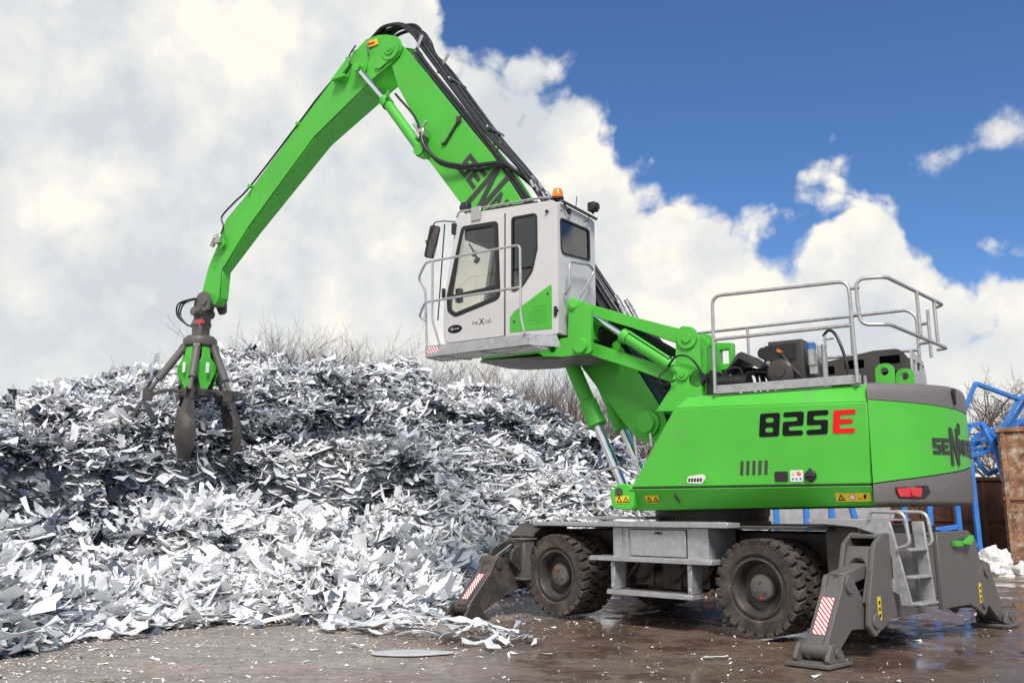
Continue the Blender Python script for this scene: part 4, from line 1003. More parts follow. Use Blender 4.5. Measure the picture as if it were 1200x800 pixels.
def link(a, b, h0, h1, y0, y1, name):
    a = Vector(a); b = Vector(b); d = (b-a).normalized(); nn = Vector((-d.y, d.x))
    if nn.y < 0: nn = -nn
    pr = [a+nn*h0, a+(b-a)*.5+nn*(h0+h1)*.43, b+nn*h1, b-nn*h1, a+(b-a)*.5-nn*(h0+h1)*.43, a-nn*h0]
    m = MB(); m.plate([[tuple(p) for p in pr]], XZ, y0, y1)
    for p in (a, b): m.cyl((p.x,y0-.01,p.y),(p.x,y1+.01,p.y), h0*1.15, n=20)
    return up(m, name, M['green'], bevel=.008)
link((1.32,4.05),(-.20,3.46), .07, .10, .90, .99, 'upper_cab_link'); link((1.32,4.05),(-.20,3.46), .07, .10, .50, .58, 'upper_cab_link')
link((1.26,3.50),(-.14,2.96), .085, .10, .88, .985, 'lower_cab_link'); link((1.26,3.50),(-.14,2.96), .085, .10, .50, .58, 'lower_cab_link')
m = MB(); m.cyl((.70,1.03,3.595),(-.13,1.03,3.02), .075); m.lathe([(.09,0),(.09,.10),(.07,.11)], (.72,1.03,3.61), Vector((-.83,0,-.575)), 22)
m.tube([(.60,1.08,3.63),(.05,1.08,3.24)], .016, 8)
cc = up(m, 'cab_cylinder', M['green'])
m = MB(); m.cyl((1.38,1.03,4.06),(.70,1.03,3.595), .042); up(m, 'cylinder_rod', M['chrome'], cc)
m = MB()
for i in range(6):
    y = .60+.05*i
    m.tube(smooth_path([(1.20,y,3.50+.02*i),(1.06,y,3.66+.03*i),(.80,y,3.66+.02*i),(.2,y,3.36+.015*i),(-.15,y-.1,3.16),(-.38,y-.1,2.86)], 6), .034, 8)
m.tube(smooth_path([(.06,1.12,3.12),(-.10,1.16,3.24),(-.28,1.14,3.18),(-.42,1.05,2.90)], 6), .014, 6); m.tube(smooth_path([(.04,1.13,3.10),(.16,1.16,3.0),(.10,1.15,2.90),(-.05,1.13,2.95)], 6), .010, 6)
up(m, 'cab_hoses', M['rubber'], tower)
# bracket behind the cab and base beam under it
m = MB()
br = fillet2([(1.07,3.38),(1.07,3.98),(1.18,4.06),(1.40,4.02),(1.42,3.62),(1.95,3.60),(1.95,3.50),(1.80,3.40),(1.49,3.37)], [.05,.04,.05,.03,0,.02,.04,0,0], 3)
m.plate([br, circle2((1.66,3.49), .055, 16)], XZ, 1.17, 1.23); m.plate([br], XZ, .38, .44)
m.box(1.16,1.40,.44,1.17,3.60,3.98); m.box(1.5,2.9,.44,1.12,3.47,3.60)
br_o = up(m, 'cab_bracket', M['green'], bevel=.008)
m = MB(); m.lathe([(.0001,.05),(.09,.05),(.10,.03),(.105,0)], (1.22,1.23,3.48), (0,1,0), 24); up(m, 'pin_boss', M['green'], br_o)
m = MB(); m.lathe([(.0001,.07),(.06,.07),(.10,.04),(.11,-.12)], (1.34,1.19,4.05), (-.4,1,.1), 6); up(m, 'pin_boss', M['green'], br_o)
m = MB(); pts = [(1.15,3.34),(3.25,3.36),(3.35,3.42),(3.2,3.32),(2.4,3.22),(1.5,3.26)]
m.plate([[(1.20,3.40),(2.90,3.46),(2.92,3.43),(2.6,3.385),(2.1,3.36),(1.40,3.36)]], XZ, .40, 1.14)
up(m, 'belly_pan', M['cw'], br_o, bevel=.01)

# ---- cab
CY0, CY1 = .30, 1.33
cabp = fillet2([(1.50,3.66),(3.38,3.68),(3.42,3.86),(3.42,4.32),(3.21,5.52),(3.16,5.585),(1.58,5.51),(1.50,5.46)], [.03,.06,.08,.25,.05,.04,.04,.04], 4)
W1 = [(3.095,5.385),(2.475,5.36),(2.43,4.255),(3.20,4.085),(3.33,4.18),(3.345,4.40)]
W1 = fillet2(W1, [.07,.07,.10,.10,.10,.10], 4)
W2 = fillet2([(2.245,5.385),(1.825,5.375),(1.82,4.86),(1.90,4.56),(2.06,4.37),(2.18,4.32),(2.245,4.33)], [.05,.07,.1,.15,.1,.05,.04], 4)
m = MB()
m.plate([cabp, W1, W2], XZ, CY1-.05, CY1)
WI = fillet2([(3.11,5.36),(1.75,5.30),(1.75,4.40),(3.30,4.25),(3.32,4.40)], .08, 3)
m.plate([cabp, WI], XZ, CY0, CY0+.05)
# rear wall with window
RW = fillet2([(1.275,5.27),(.46,5.30),(.455,4.84),(1.255,4.76)], [.07,.07,.06,.10], 4)
RWI = RW
m.plate([[(CY0+.05,3.67),(CY1-.05,3.67),(CY1-.05,5.475),(CY0+.05,5.475)], RW], YZ, 1.50, 1.55)
# floor, roof, front sill and pillars
m.box(1.55, 3.37, CY0+.05, CY1-.05, 3.67, 3.73)
m.plate([[(1.53,5.455),(3.17,5.52),(3.155,5.578),(1.58,5.505)]], XZ, CY0+.05, CY1-.05)
m.plate([[(3.35,3.70),(3.40,3.86),(3.415,4.05),(3.36,4.05),(3.33,3.73)]], XZ, CY0+.05, CY1-.05)
for y in ((CY0+.05,CY0+.11),(CY1-.11,CY1-.05)): m.plate([[(3.415,4.05),(3.41,4.33),(3.21,5.50),(3.15,5.50),(3.35,4.33),(3.36,4.05)]], XZ, *y)
cab = up(m, 'cab', M['cab'], bevel=.008)
m = MB()
dpoly = fillet2([(2.365,3.72),(3.34,3.72),(3.395,3.88),(3.395,4.30),(3.185,5.44),(3.13,5.475),(2.39,5.44)], [.02,.05,.06,.2,.03,.03,.02], 4)
m.plate([dpoly, W1], XZ, CY1+.001, CY1+.014); door = up(m, 'door', M['cab'], cab, bevel=.005)
m = MB(); m.box(2.345,2.364,CY1+.0005,CY1+.003,3.72,5.46); up(m, 'door_gap', M['seal'], cab)
m = MB()
m.plate([W1, inset(W1, .052)], XZ, CY1+.0145, CY1+.024)
m.bar((2.45,CY1+.019,4.42),(3.30,CY1+.019,4.375), .012, .055)
m.plate([inset(W1, -.012), inset(W1, .012)], XZ, CY1+.0142, CY1+.019)
m.plate([W2, inset(W2, .028)], XZ, CY1+.001, CY1+.012)
m.plate([RW, inset(RW, .026)], YZ, 1.488, 1.499)
m.plate([WI, inset(WI, .05)], XZ, CY0-.012, CY0+.06)
up(m, 'window_seal', M['seal'], cab)
m = MB(); m.plate([inset(W1, .03)], XZ, CY1-.012, CY1-.008); up(m, 'door_pane', M['glass'], cab)
m = MB(); m.plate([inset(W2, .012)], XZ, CY1-.012, CY1-.008); up(m, 'side_pane', M['glassdark'], cab)
m = MB(); m.plate([inset(RW, .012)], YZ, 1.508, 1.512); up(m, 'rear_pane', M['glassdark'], cab)
m = MB(); m.plate([inset(WI, .02)], XZ, CY0+.02, CY0+.024); m.plate([[(3.405,4.06),(3.40,4.33),(3.195,5.49),(3.189,5.49),(3.394,4.33),(3.399,4.06)]], XZ, CY0+.112, CY1-.112); up(m, 'windscreen', M['glass'], cab)
# interior
m = MB(); m.box(2.95,3.12,CY0+.08,CY1-.08,5.22,5.44); up(m, 'sun_visor', M['liner'], cab, bevel=.01)
m = MB(); m.box(1.58,1.62,CY0+.06,CY1-.06,3.75,4.70); m.box(1.58,2.30,CY1-.065,CY1-.055,3.75,4.30); m.plate([[(1.56,5.43),(3.12,5.48),(3.12,5.45),(1.56,5.40)]], XZ, CY0+.06, CY1-.06); up(m, 'cab_lining', M['liner2'], cab)
m = MB(); m.box(1.9,2.42,.55,1.08,4.0,4.18); m.plate([fillet2([(1.80,4.15),(2.02,4.15),(1.90,5.0),(1.72,5.0)], .05, 3)], XZ, .57, 1.06); m.plate([fillet2([(1.74,5.02),(1.88,5.02),(1.84,5.25),(1.72,5.25)], .04, 3)], XZ, .68, .95); m.box(1.95,2.35,.6,1.03,3.75,4.0); m.box(2.0,2.45,1.10,1.18,4.22,4.30); m.box(2.0,2.45,.45,.53,4.22,4.30)
up(m, 'seat', M['seat'], cab, bevel=.02)
m = MB(); m.tube([(3.05,.82,3.75),(2.85,.82,4.45)], .03, 10); m.tube([(2.85+.06*math.sin(a),.82+.19*math.cos(a),4.47+.17*math.sin(a)*.5) for a in [2*PI*i/20 for i in range(20)]], .014, 8, closed=True)
m.cyl((3.02,1.15,4.98),(3.00,1.15,5.06), .035); m.tube([(3.10,1.16,5.18),(3.0,1.15,5.02)], .012, 6); m.cyl((2.98,1.10,4.92),(3.0,1.14,4.94), .05); m.box(3.20,3.28,1.16,1.24,4.32,4.52)
m.tube([(3.05,CY1-.08,4.06),(2.62,CY1-.08,4.16)], .025, 6)
up(m, 'steering_wheel', M['blackpl'], cab)
# roof rail, lights, beacon, wipers
m = MB(); m.tube(fillet3([(3.22,CY1-.02,5.56),(3.18,CY1-.02,5.64),(1.78,CY1-.02,5.585),(1.60,CY1-.02,5.56)], .04, 4), .018, 8); m.bar((3.05,CY1+.02,5.60),(2.82,CY1+.02,5.50), .05, .16) if 0 else m.box(2.76,2.92,CY1+.015,CY1+.035,5.44,5.64); up(m, 'roof_rail', M['galvtube'], cab, bevel=.003)
m = MB(); m.plate([[(1.85,5.535),(2.72,5.57),(2.72,5.595),(1.85,5.56)]], XZ, CY0+.1, CY1-.035); up(m, 'roof_hatch', M['seal'], cab)
m = MB(); m.plate([[(1.47,5.47),(1.53,5.515),(1.55,5.535),(1.44,5.50)]], XZ, CY0+.0, CY1-.06); up(m, 'rear_gutter', M['cw'], cab)
m = MB(); m.lathe([(.075,0),(.078,.02),(.066,.10),(.05,.135),(.0001,.145)], (1.55,CY1-.09,5.55), (0,0,1), 24); up(m, 'beacon', M['orange'], cab)
m = MB(); m.lathe([(.085,0),(.085,.03),(.0001,.03)], (1.55,CY1-.09,5.53), (0,0,1), 20); m.tube(smooth_path([(1.49,1.22,5.54),(1.46,1.19,5.44),(1.46,1.10,5.36),(1.48,1.02,5.40)], 6), .013, 8); m.tube(smooth_path([(1.46,.52,5.50),(1.46,.56,5.40),(1.46,.68,5.36)], 5), .008, 6); m.cyl((1.485,1.02,5.42),(1.50,1.02,5.42), .04, n=14); up(m, 'beacon_cable', M['blackpl'], cab)
m = MB()
for (x, y, z, dx) in ((1.40,.52,5.60,-1),(3.12,1.22,5.72,1)):
    m.obox((x,y,z),(.06,0,0),(0,.065,0),(0,0,.065)); m.lathe([(.055,0),(.055,.02),(.0001,.022)], (x+dx*.06,y,z), (dx,0,0), 16); m.cyl((x,y,z-.11),(x,y,z-.06), .014, n=8)
up(m, 'work_light', M['blackpl'], cab, bevel=.012)
m = MB(); m.tube(smooth_path([(1.55,.75,5.54),(1.50,.80,5.70)], 4), .006, 6); m.cyl((1.50,1.24,5.36),(1.50,1.24,5.36+.02), .012, n=8); m.cyl((1.66,CY1+.001,5.36),(1.66,CY1+.03,5.36), .022, n=12); up(m, 'antenna', M['blackpl'], cab)
m = MB(); m.tube(fillet3([(3.24,CY1-.02,5.50),(3.40,CY1+.06,5.52),(3.50,CY1+.14,5.50),(3.56,CY1+.17,5.30),(3.60,CY1+.17,5.20)], .04, 4), .011, 6); m.cyl((3.56,CY1+.15,5.22),(3.62,CY1+.19,5.20), .03, n=10); m.box(3.20,3.26,CY1-.03,CY1+.05,5.30,5.46)
m.tube([(3.36,CY1+.08,5.46),(3.46,CY1+.08,4.05)], .010, 6)
mr = up(m, 'mirror_arm', M['blackpl'], cab)
m = MB(); mp = fillet2([(-.085,-.24),(.085,-.24),(.085,.24),(-.085,.24)], .05, 4)
e1 = Vector((.30,.95,0)).normalized(); e2 = Vector((-.28,.05,.96)).normalized(); e3 = e1.cross(e2)
MP = lambda u, v, w: tuple(Vector((3.52,CY1+.16,5.20))+e1*u+e2*v+e3*w)
m.plate([mp], MP, -.02, .02); up(m, 'mirror', M['blackpl'], cab, bevel=.008)
m = MB(); m.plate([inset(mp, .014)], MP, .021, .023); m.plate([inset(mp, .014)], MP, -.023, -.021); up(m, 'mirror_glass', M['mirror'], cab)
m = MB(); m.plate([fillet2([(3.39,4.38),(3.43,4.38),(3.43,4.52),(3.39,4.52)], .01, 2)], XZ, CY1+.0, CY1+.04); m.box(1.52,1.56,CY1+.001,CY1+.022,3.90,4.03); m.box(1.50,1.54,CY1+.001,CY1+.03,3.96,3.99); up(m, 'door_hinge', M['blackpl'], cab)
# green side panel, oval badge, lettering
gp = fillet2([(1.60,4.345),(1.60,3.74),(2.27,3.76),(2.27,3.96),(2.20,4.04),(2.02,4.13),(1.85,4.22)], [.02,.0,.02,.05,.1,.1,.2], 4)
m = MB(); m.plate([gp], XZ, CY1+.001, CY1+.006); up(m, 'green_panel', M['green'], cab)
m = MB()
for i in range(8): m.box(1.68,1.98-.012*i*(i > 4),CY1+.0065,CY1+.009,3.84+.032*i,3.850+.032*i)
up(m, 'panel_ribs', M['green'], cab)
m = MB()
for (x, z) in ((1.66,4.22),(2.20,3.90)): m.cyl((x,CY1+.006,z),(x,CY1+.012,z), .016, n=10)
up(m, 'panel_bolt', M['blackpl'], cab)
m = MB(); m.box(1.52,2.10,CY1-.03,CY1+.004,3.615,3.66); up(m, 'sill_seal', M['seal'], cab)
m = MB(); m.plate([[(3.20+.125*math.cos(a),3.905+.058*math.sin(a)) for a in [2*PI*i/28 for i in range(28)]]], XZ, CY1+.0145, CY1+.022); up(m, 'oval_badge', M['black'], cab, bevel=.003)
m = MB(); brand_word(m, lambda u, v, w: (3.285-u, CY1+w, 3.892+v), .17, .026, .0225, .0235); up(m, 'badge_lettering', M['galv'], cab)
def text_mesh(txt, size, fn, name, m_, parent):
    cu = bpy.data.curves.new('lettering', 'FONT'); cu.body = txt; cu.size = size; cu.resolution_u = 3
    ob = bpy.data.objects.new('lettering', cu); COL.objects.link(ob)
    dg = bpy.context.evaluated_depsgraph_get(); me = ob.evaluated_get(dg).to_mesh()
    mb = MB(); mb.add([fn(v.co.x, v.co.y, 0) for v in me.vertices], [tuple(p.vertices) for p in me.polygons])
    ob.evaluated_get(dg).to_mesh_clear(); bpy.data.objects.remove(ob)
    return up(mb, name, m_, parent)
DL = lambda x0, z0: (lambda u, v, w: (x0-u, CY1+.0165, z0+v))
text_mesh('ma', .085, DL(2.90,3.93), 'cab_lettering', M['letter'], cab)
text_mesh('X', .135, DL(2.785,3.915), 'cab_letter', M['black'], cab)
text_mesh('cab', .085, DL(2.685,3.93), 'cab_lettering', M['cw'], cab)
m = MB(); m.tube(fillet3([(1.45,1.27,5.02-.0),(1.36,1.27,5.05),(1.32,.60,5.05)], .05, 4), .001, 3) if 0 else None
m.tube(fillet3([(1.47,1.22,4.20),(1.38,1.24,4.28),(1.38,1.24,4.64),(1.38,.68,4.72),(1.38,.56,4.66),(1.38,.62,4.56),(1.36,1.10,4.10),(1.34,1.16,3.98),(1.34,1.18,3.72),(1.30,1.06,3.66)], .10, 5), .02, 10)
up(m, 'rear_grab_handle', M['galvtube'], cab)

# ---- cab access platform
YP = 1.82
m = MB()
m.plate([[(1.66,3.46),(1.66,3.60),(3.34,3.60),(3.34,3.45)]], XZ, YP-.012, YP)
m.plate([[(YP,3.45),(YP,3.60),(YP-.12,3.60),(YP-.12,3.45)]], lambda u, v, w: (3.34+(YP-u)*1.0*.5+w, u, v), 0, .012)
m.plate([[(YP-.12,3.45),(YP-.12,3.60),(1.34,3.60),(1.34,3.45)]], lambda u, v, w: (3.40+w, u, v), 0, .012)
m.plate([[(1.36,3.44),(1.66,3.46),(1.66,3.60),(1.40,3.60)]], lambda u, v, w: (u, 1.50+(u-1.36)*1.0+w, v), 0, .012)
for i in range(34):
    x = 1.70+.05*i; m.box(x, x+.008, 1.30, YP-.014, 3.455, 3.50)
for i in range(8):
    y = 1.32+.060*i; m.box(1.68, 3.39, y, y+.006, 3.460, 3.495)
m.bar((2.2,1.36,3.44),(2.45,YP-.02,3.44), .05, .02); m.bar((2.9,1.36,3.44),(3.15,YP-.02,3.44), .05, .02)
plat = up(m, 'access_platform', M['galv'])
m = MB(); m.box(3.12,3.31,YP+.001,YP+.004,3.49,3.58); up(m, 'warning_stripes', M['stripe'], plat)
m = MB()
for p, f in (([(1.70,YP+.02,3.60),(1.76,YP+.02,3.84),(1.77,YP+.02,4.79),(3.35,YP+.02,4.79),(3.55,YP-.06,4.60),(3.45,YP-.10,4.44),(3.42,YP-.12,3.60)], .07),
             ([(1.77,YP+.02,4.22),(3.35,YP+.02,4.22),(3.52,YP-.06,4.05),(3.44,YP-.10,3.99)], .06), ([(3.23,YP+.02,4.79),(3.22,YP+.02,3.96),(3.10,YP+.0,3.60)], .06)):
    m.tube(fillet3(p, f, 4), .017, 8)
up(m, 'platform_rail', M['galvtube'], plat)

# ---- grab
gx = 10.55
m = MB()
for s in (1, -1): m.plate([fillet2([(gx-.45+.0,5.56),(gx-.20,5.60),(gx-.18,5.40),(gx-.30,5.20),(gx-.48,5.22)], .06, 3)], XZ, s*.17 if s > 0 else -.23, s*.23 if s > 0 else -.17)
for s in (1, -1): m.plate([fillet2([(gx-.02,5.62),(gx-.02-.22,5.66),(gx-.20,5.2),(gx+.0,5.14),(gx+.12,5.24),(gx+.10,5.5)], .05, 3)], XZ, s*.10-.025, s*.10+.025)
m.cyl((gx-.35,-.26,5.40),(gx-.35,.26,5.40), .08)
m.cyl((gx-.02,-.24,5.24),(gx-.02,.24,5.24), .085); m.box(gx-.18,gx+.14,-.09,.09,5.02,5.26)
m.lathe([(.0001,5.08),(.17,5.08),(.20,5.0),(.17,4.92),(.17,4.78),(.27,4.76),(.27,4.72)], (gx,0,0), (0,0,1), 28)
m.lathe([(.27,4.74),(.31,4.72),(.33,4.66),(.31,4.58),(.26,4.55),(.0001,4.55)], (gx,0,0), (0,0,1), 36)
m.box(gx+.14,gx+.24,-.16,.02,4.74,5.02); m.cyl((gx-.16,.14,4.76),(gx-.16,.14,5.05), .05)
grab = up(m, 'grab', M['grey'], bevel=.006)
m = MB(); m.obox((gx-.16,.15,5.02),(.08,0,.0),(0,.04,0),(0,0,.04)); up(m, 'red_valve', M['redlens'], grab, bevel=.006)
m = MB()
for i in range(3): m.tube(smooth_path([(gx-.02,.16+.03*i,5.50),(gx+.30+.05*i,.20+.03*i,5.44),(gx+.38+.05*i,.22,5.22),(gx+.22,.20,5.02),(gx+.10,.15,4.96)], 6), .017, 7)
up(m, 'grab_hose', M['rubber'], grab)
axdir = [132, 204, 276, 348, 60]
m = MB()
for a in axdir:
    th = R(a+36); er = Vector((math.cos(th), math.sin(th), 0)); et = Vector((-er.y, er.x, 0))
    pr = [(-.07,4.53),(.07,4.53),(.09,4.32),(.19,4.16),(.19,4.02),(.07,3.70),(-.07,3.70),(-.19,4.02),(-.19,4.16),(-.09,4.32)]
    def gf(u, v, w, er=er, et=et):
        k_ = .27+.10*max(0, 1-abs(v-4.1)/.35); p = Vector((gx,0,v))+er*(k_+w)+et*u; return tuple(p)
    m.plate([pr], gf, -.03, .0)
up(m, 'grab_housing', M['green'], grab, bevel=.005)
for a in axdir:
    th = R(a+36); er = Vector((math.cos(th), math.sin(th), 0)); et = Vector((-er.y, er.x, 0))
    m = MB(); m.obox(Vector((gx,0,4.11))+er*.373, er*.002, et*.035, Vector((0,0,.10))); up(m, 'housing_label', M['white'], grab)
m = MB(); m.lathe([(.0001,4.5),(.16,4.5),(.20,4.1),(.24,3.75),(.30,3.68),(.30,3.58),(.0001,3.56)], (gx,0,0), (0,0,1), 20); up(m, 'grab_core', M['greydark'], grab)
RS = {132: 1.0, 204: .92, 276: .95, 348: .95, 60: 1.22}
for a in axdir:
    th = R(a); k_ = RS[a]; er = Vector((math.cos(th), math.sin(th), 0)); et = Vector((-er.y, er.x, 0)); c = Vector((gx,0,0)); ez = Vector((0,0,1))
    path = [(.22,3.64),(.46,3.64),(.70,3.52),(.86,3.28),(.95,2.98),(.96,2.68),(.86,2.38),(.64,2.12)]
    wd = [.065,.07,.08,.12,.185,.185,.115,.012]; dp = [.05,.06,.065,.07,.075,.07,.05,.01]
    pts = smooth_path([c+er*r*k_+ez*z for r, z in path], 4)
    ws = smooth_path([(w, d_, 0) for w, d_ in zip(wd, dp)], 4)
    vs = []; fs = []
    for i, p in enumerate(pts):
        t = (pts[min(i+1,len(pts)-1)]-pts[max(i-1,0)]).normalized(); nr = et.cross(t).normalized()
        if nr.dot(er)*1.0+nr.z*.3 < 0: nr = -nr
        w = ws[i].x; d_ = ws[i].y
        vs += [p-et*w, p-et*w*.55+nr*d_*.55, p+nr*d_, p+et*w*.55+nr*d_*.55, p+et*w, p+et*w*.5-nr*d_*.15, p-nr*d_*.0+nr*.01, p-et*w*.5-nr*d_*.15]
    for i in range(len(pts)-1):
        for j in range(8): fs.append((i*8+j, i*8+(j+1) % 8, (i+1)*8+(j+1) % 8, (i+1)*8+j))
    fs += [tuple(range(7,-1,-1)), tuple((len(pts)-1)*8+j for j in range(8))]
    m = MB(); m.add(vs, fs, False)
    for s in (1, -1): m.obox(c+er*.74*k_+ez*3.56+et*s*.06, er*.09+ez*.0, et*.018, ez*.11)
    tn = up(m, 'tine', M['greydark'], grab)
    m = MB(); p0 = c+er*.30+ez*4.52; p1 = c+er*.74*k_+ez*3.62; d_ = (p1-p0); m.cyl(p0, p0+d_*.72, .075, n=16); m.lathe([(.0001,-.07),(.085,-.06),(.085,.06),(.0001,.07)], p0, et, 16); m.cyl(p0+d_*.70, p1, .04, n=12)
    up(m, 'grab_cylinder', M['grey'], grab)
# strips hanging out of the closed tines
def U2W(x, y, z):
    a = K+TURN; return (MC[0]+x*math.cos(a)-y*math.sin(a), MC[1]+x*math.sin(a)+y*math.cos(a), z)
for i in range(60):
    th = random.uniform(0, 2*PI); r = random.uniform(.1, .85); p = U2W(gx+r*math.cos(th), r*math.sin(th), random.uniform(2.45, 3.3)-.35*r)
    mm = random.choices([M['scrapwhite'], M['scrapgrey'], M['scrapslate']], [5,3,2])[0]
    strip_thing('scrap_strip', *p, random.uniform(.3,.75), random.uniform(.05,.15), random.gauss(0,.45), random.uniform(0,6.28), random.uniform(-.9,.9), mm,
        'sheet metal strip gripped between the tines of the grab', 'metal strip', 'strips held in the grab', twist=random.gauss(0,.5))

# ------------------------------------------------------------------ background things
def frame_tube(m, a, b, w=.09): m.bar(a, b, w, w)
def lattice(pts, edges, w, label):
    m = MB()
    for (i, j) in edges: frame_tube(m, pts[i], pts[j], w)
    o = m.build('steel_frame', M['blue'], bevel=.01); tag(o, label, 'steel frame', 'blue steel frames stacked behind the machine'); return o
lattice([(11.45,24,3.62),(11.95,24,4.62),(13.25,24.4,4.25),(12.35,24.4,2.95),(11.72,24,3.52),(11.4,24,2.95),(13.9,25,4.5),(12.9,24.9,3.2)], [(0,1),(1,2),(2,3),(0,4),(4,5),(5,3),(2,6),(6,7),(7,3)], .10, 'upper blue steel frame with slanting tubes, tipped over the pile')
lattice([(10.9,24.3,3.30),(12.15,24.3,3.62),(13.1,24.1,2.55),(11.2,24.3,2.62),(12.25,23.9,2.9),(13.0,23.6,1.6),(12.2,23.5,2.1),(12.9,23.4,.9),(10.6,25,2.9)], [(0,1),(1,2),(3,4),(4,5),(0,3),(2,5),(6,7),(1,4),(0,8),(6,4)], .11, 'lower blue steel frame lying open at mid height beside the rusty container')
lattice([(11.05,23.6,.0),(11.0,23.6,2.55),(11.45,23.5,.0),(11.40,23.5,2.6),(11.25,23.6,2.62),(9.6,23.6,.8),(11.0,23.6,1.0),(8.9,23.6,0),(8.9,23.6,2.0),(9.75,23.7,0),(9.75,23.7,2.2),(10.3,23.6,0),(10.35,23.6,2.3),(9.3,23.6,2.1),(11.02,23.6,.55),(11.43,23.5,.55)], [(0,1),(2,3),(5,6),(9,10),(11,12),(8,12),(14,15),(10,13)], .12, 'upright blue steel frame with posts standing behind the tail')
lattice([(7.4,24,0),(7.4,24,1.9),(8.0,24,0),(8.05,24,1.9),(8.45,24,1.9),(8.75,24,.6),(6.7,24.2,0),(6.7,24.2,1.8)], [(0,1),(2,3),(4,5),(6,7),(1,3)], .13, 'short blue steel frame seen through the gap under the machine body')
lattice([(11.9,24.6,3.0),(13.6,25.0,3.75),(13.9,24.7,3.0),(12.2,24.3,2.3),(12.5,25.2,3.4),(14.2,25.6,3.9),(14.4,25.3,3.3)], [(0,1),(1,2),(2,3),(3,0),(4,5),(5,6),(4,0),(5,1),(6,2)], .11, 'rear blue steel frame of parallel tubes leaning above the rusty container')
def container(x0, y0, L, W, H, rz, m_, label, rib=.55):
    root = empty('skip_container', (x0, y0, 0), rz); tag(root, label, 'container')
    m = MB(); m.box(0,L,0,W,.02,.12); m.box(0,L,-.0,.05,.12,H); m.box(0,L,W-.05,W,.12,H); m.box(0,.05,.05,W-.05,.12,H); m.box(L-.05,L,.05,W-.05,.12,H)
    m.build('shell', m_, root, bevel=.02)
    m = MB(); m.box(-.06,L+.06,-.06,.06,H,H+.12); m.box(-.06,L+.06,W-.06,W+.06,H,H+.12); m.box(-.06,.06,.06,W-.06,H,H+.12); m.box(L-.06,L+.06,.06,W-.06,H,H+.12)
    m.build('rim', m_, root, bevel=.02)
    k_ = int(L/rib)
    for i in range(k_+1):
        x = .1+(L-.2)*i/max(k_,1); m = MB(); m.box(x-.05,x+.05,-.08,-.002,.14,H-.02); m.build('rib', m_, root, bevel=.012)
    m = MB(); m.box(.0,L,-.05,-.003,H*.5,H*.5+.08); m.build('band', m_, root, bevel=.01)
    return root
container(11.98, 23.2, 6, 2.4, 3.28, R(-32), M['rust'], 'tall rust streaked container with peeling pale paint at the right edge', rib=1.9)
container(9.4, 26.2, 5.5, 2.4, 2.2, R(2), M['rustdark'], 'low dark red rusted container behind the blue frames', rib=.9)
def rubble(x, y, r, h, label, seed):
    bm = bmesh.new(); bmesh.ops.create_icosphere(bm, subdivisions=4, radius=1)
    for v in bm.verts:
        n = mnoise.fractal(v.co*1.6+Vector((seed,0,0)), 1, 2, 5)+.6*mnoise.noise(v.co*1.1+Vector((0,seed,0)))
        v.co = Vector((v.co.x*r*(1+.35*n), v.co.y*r*.8*(1+.35*n), max(0, (v.co.z*.9+.35))*h*(1+.4*n)))
    me = bpy.data.meshes.new('rubble_lump'); bm.to_mesh(me); bm.free(); me.materials.append(M['rubble'])
    o = bpy.data.objects.new('rubble_lump', me); o.location = (x, y, 0); COL.objects.link(o); tag(o, label, 'rubble')
rubble(10.7, 21.6, .50, .42, 'large white plaster lump on the ground left of the rusty container', 3)
rubble(11.75, 21.2, .55, .42, 'broad white lump on the ground before the rusty container', 8)
rubble(11.15, 22.0, .22, .22, 'small white lump between the two larger lumps', 13)
rubble(10.55, 20.7, .2, .12, 'tiny white crumb in front of the largest plaster lump', 17)
def rust_pile():
    n = 2600; x = RNG.normal(3.3, .75, n); y = RNG.normal(17.2, .5, n)
    h = 1.62*np.exp(-((x-3.3)/1.15)**2-((y-17.2)/1.0)**2)
    P = np.stack([x, y, h*RNG.uniform(.75, 1.0, n)], 1); nn = RNG.normal(0, .6, (n,3)); nn[:,2] = np.abs(nn[:,2])+.4
    ln = np.clip(RNG.lognormal(-1.6,.5,n),.06,.5)
    V, F = make_strips(P, nn, ln, ln*.35, RNG.normal(0,.9,n), RNG.uniform(0,6.28,n), RNG.normal(0,.4,n), RNG.normal(0,.5,n))
    me = bulk_mesh('rusty_scrap', V, F, [M['rustdark']]); o = bpy.data.objects.new('rusty_scrap', me); COL.objects.link(o); tag(o, 'low pile of rusty brown turnings behind the machine', 'scrap pile', kind='stuff')
rust_pile()
# concrete block wall glimpsed under the machine body
m = MB()
for i in range(3): m.box(i*1.52, i*1.52+1.5, 0, .6, 0, .78)
for i in range(3): m.box(i*1.52+.3, i*1.52+1.8, .02, .58, .80, 1.62)
o = m.build('block_wall', M['concrete'], bevel=.03, loc=(5.3, 25.5, 0)); tag(o, 'grey concrete block wall seen low behind the machine body', 'wall')
# timber post and dark block on the heap's ridge
m = MB(); m.box(-.13,.13,-.13,.13,-.6,.62); m.box(-.15,.15,-.15,.15,.62,.68); o = m.build('timber_post', M['timber'], bevel=.015, loc=(.17,27,4.30)); o.location.z = float(heap_z(np.array([.17]), np.array([27.0]))[0])+.10
tag(o, 'short brown timber post standing behind the heap under the cab', 'post')
# far bank at the left edge
m = MB(); m.box(-30,0,0,3,0,8.3); m.box(-30.2,0.1,-.15,3.1,8.3,8.55); o = m.build('far_shed', M['greydark'], loc=(-31.6,60,0)); tag(o, 'long dark low shed far beyond the left edge of the heap', 'shed')

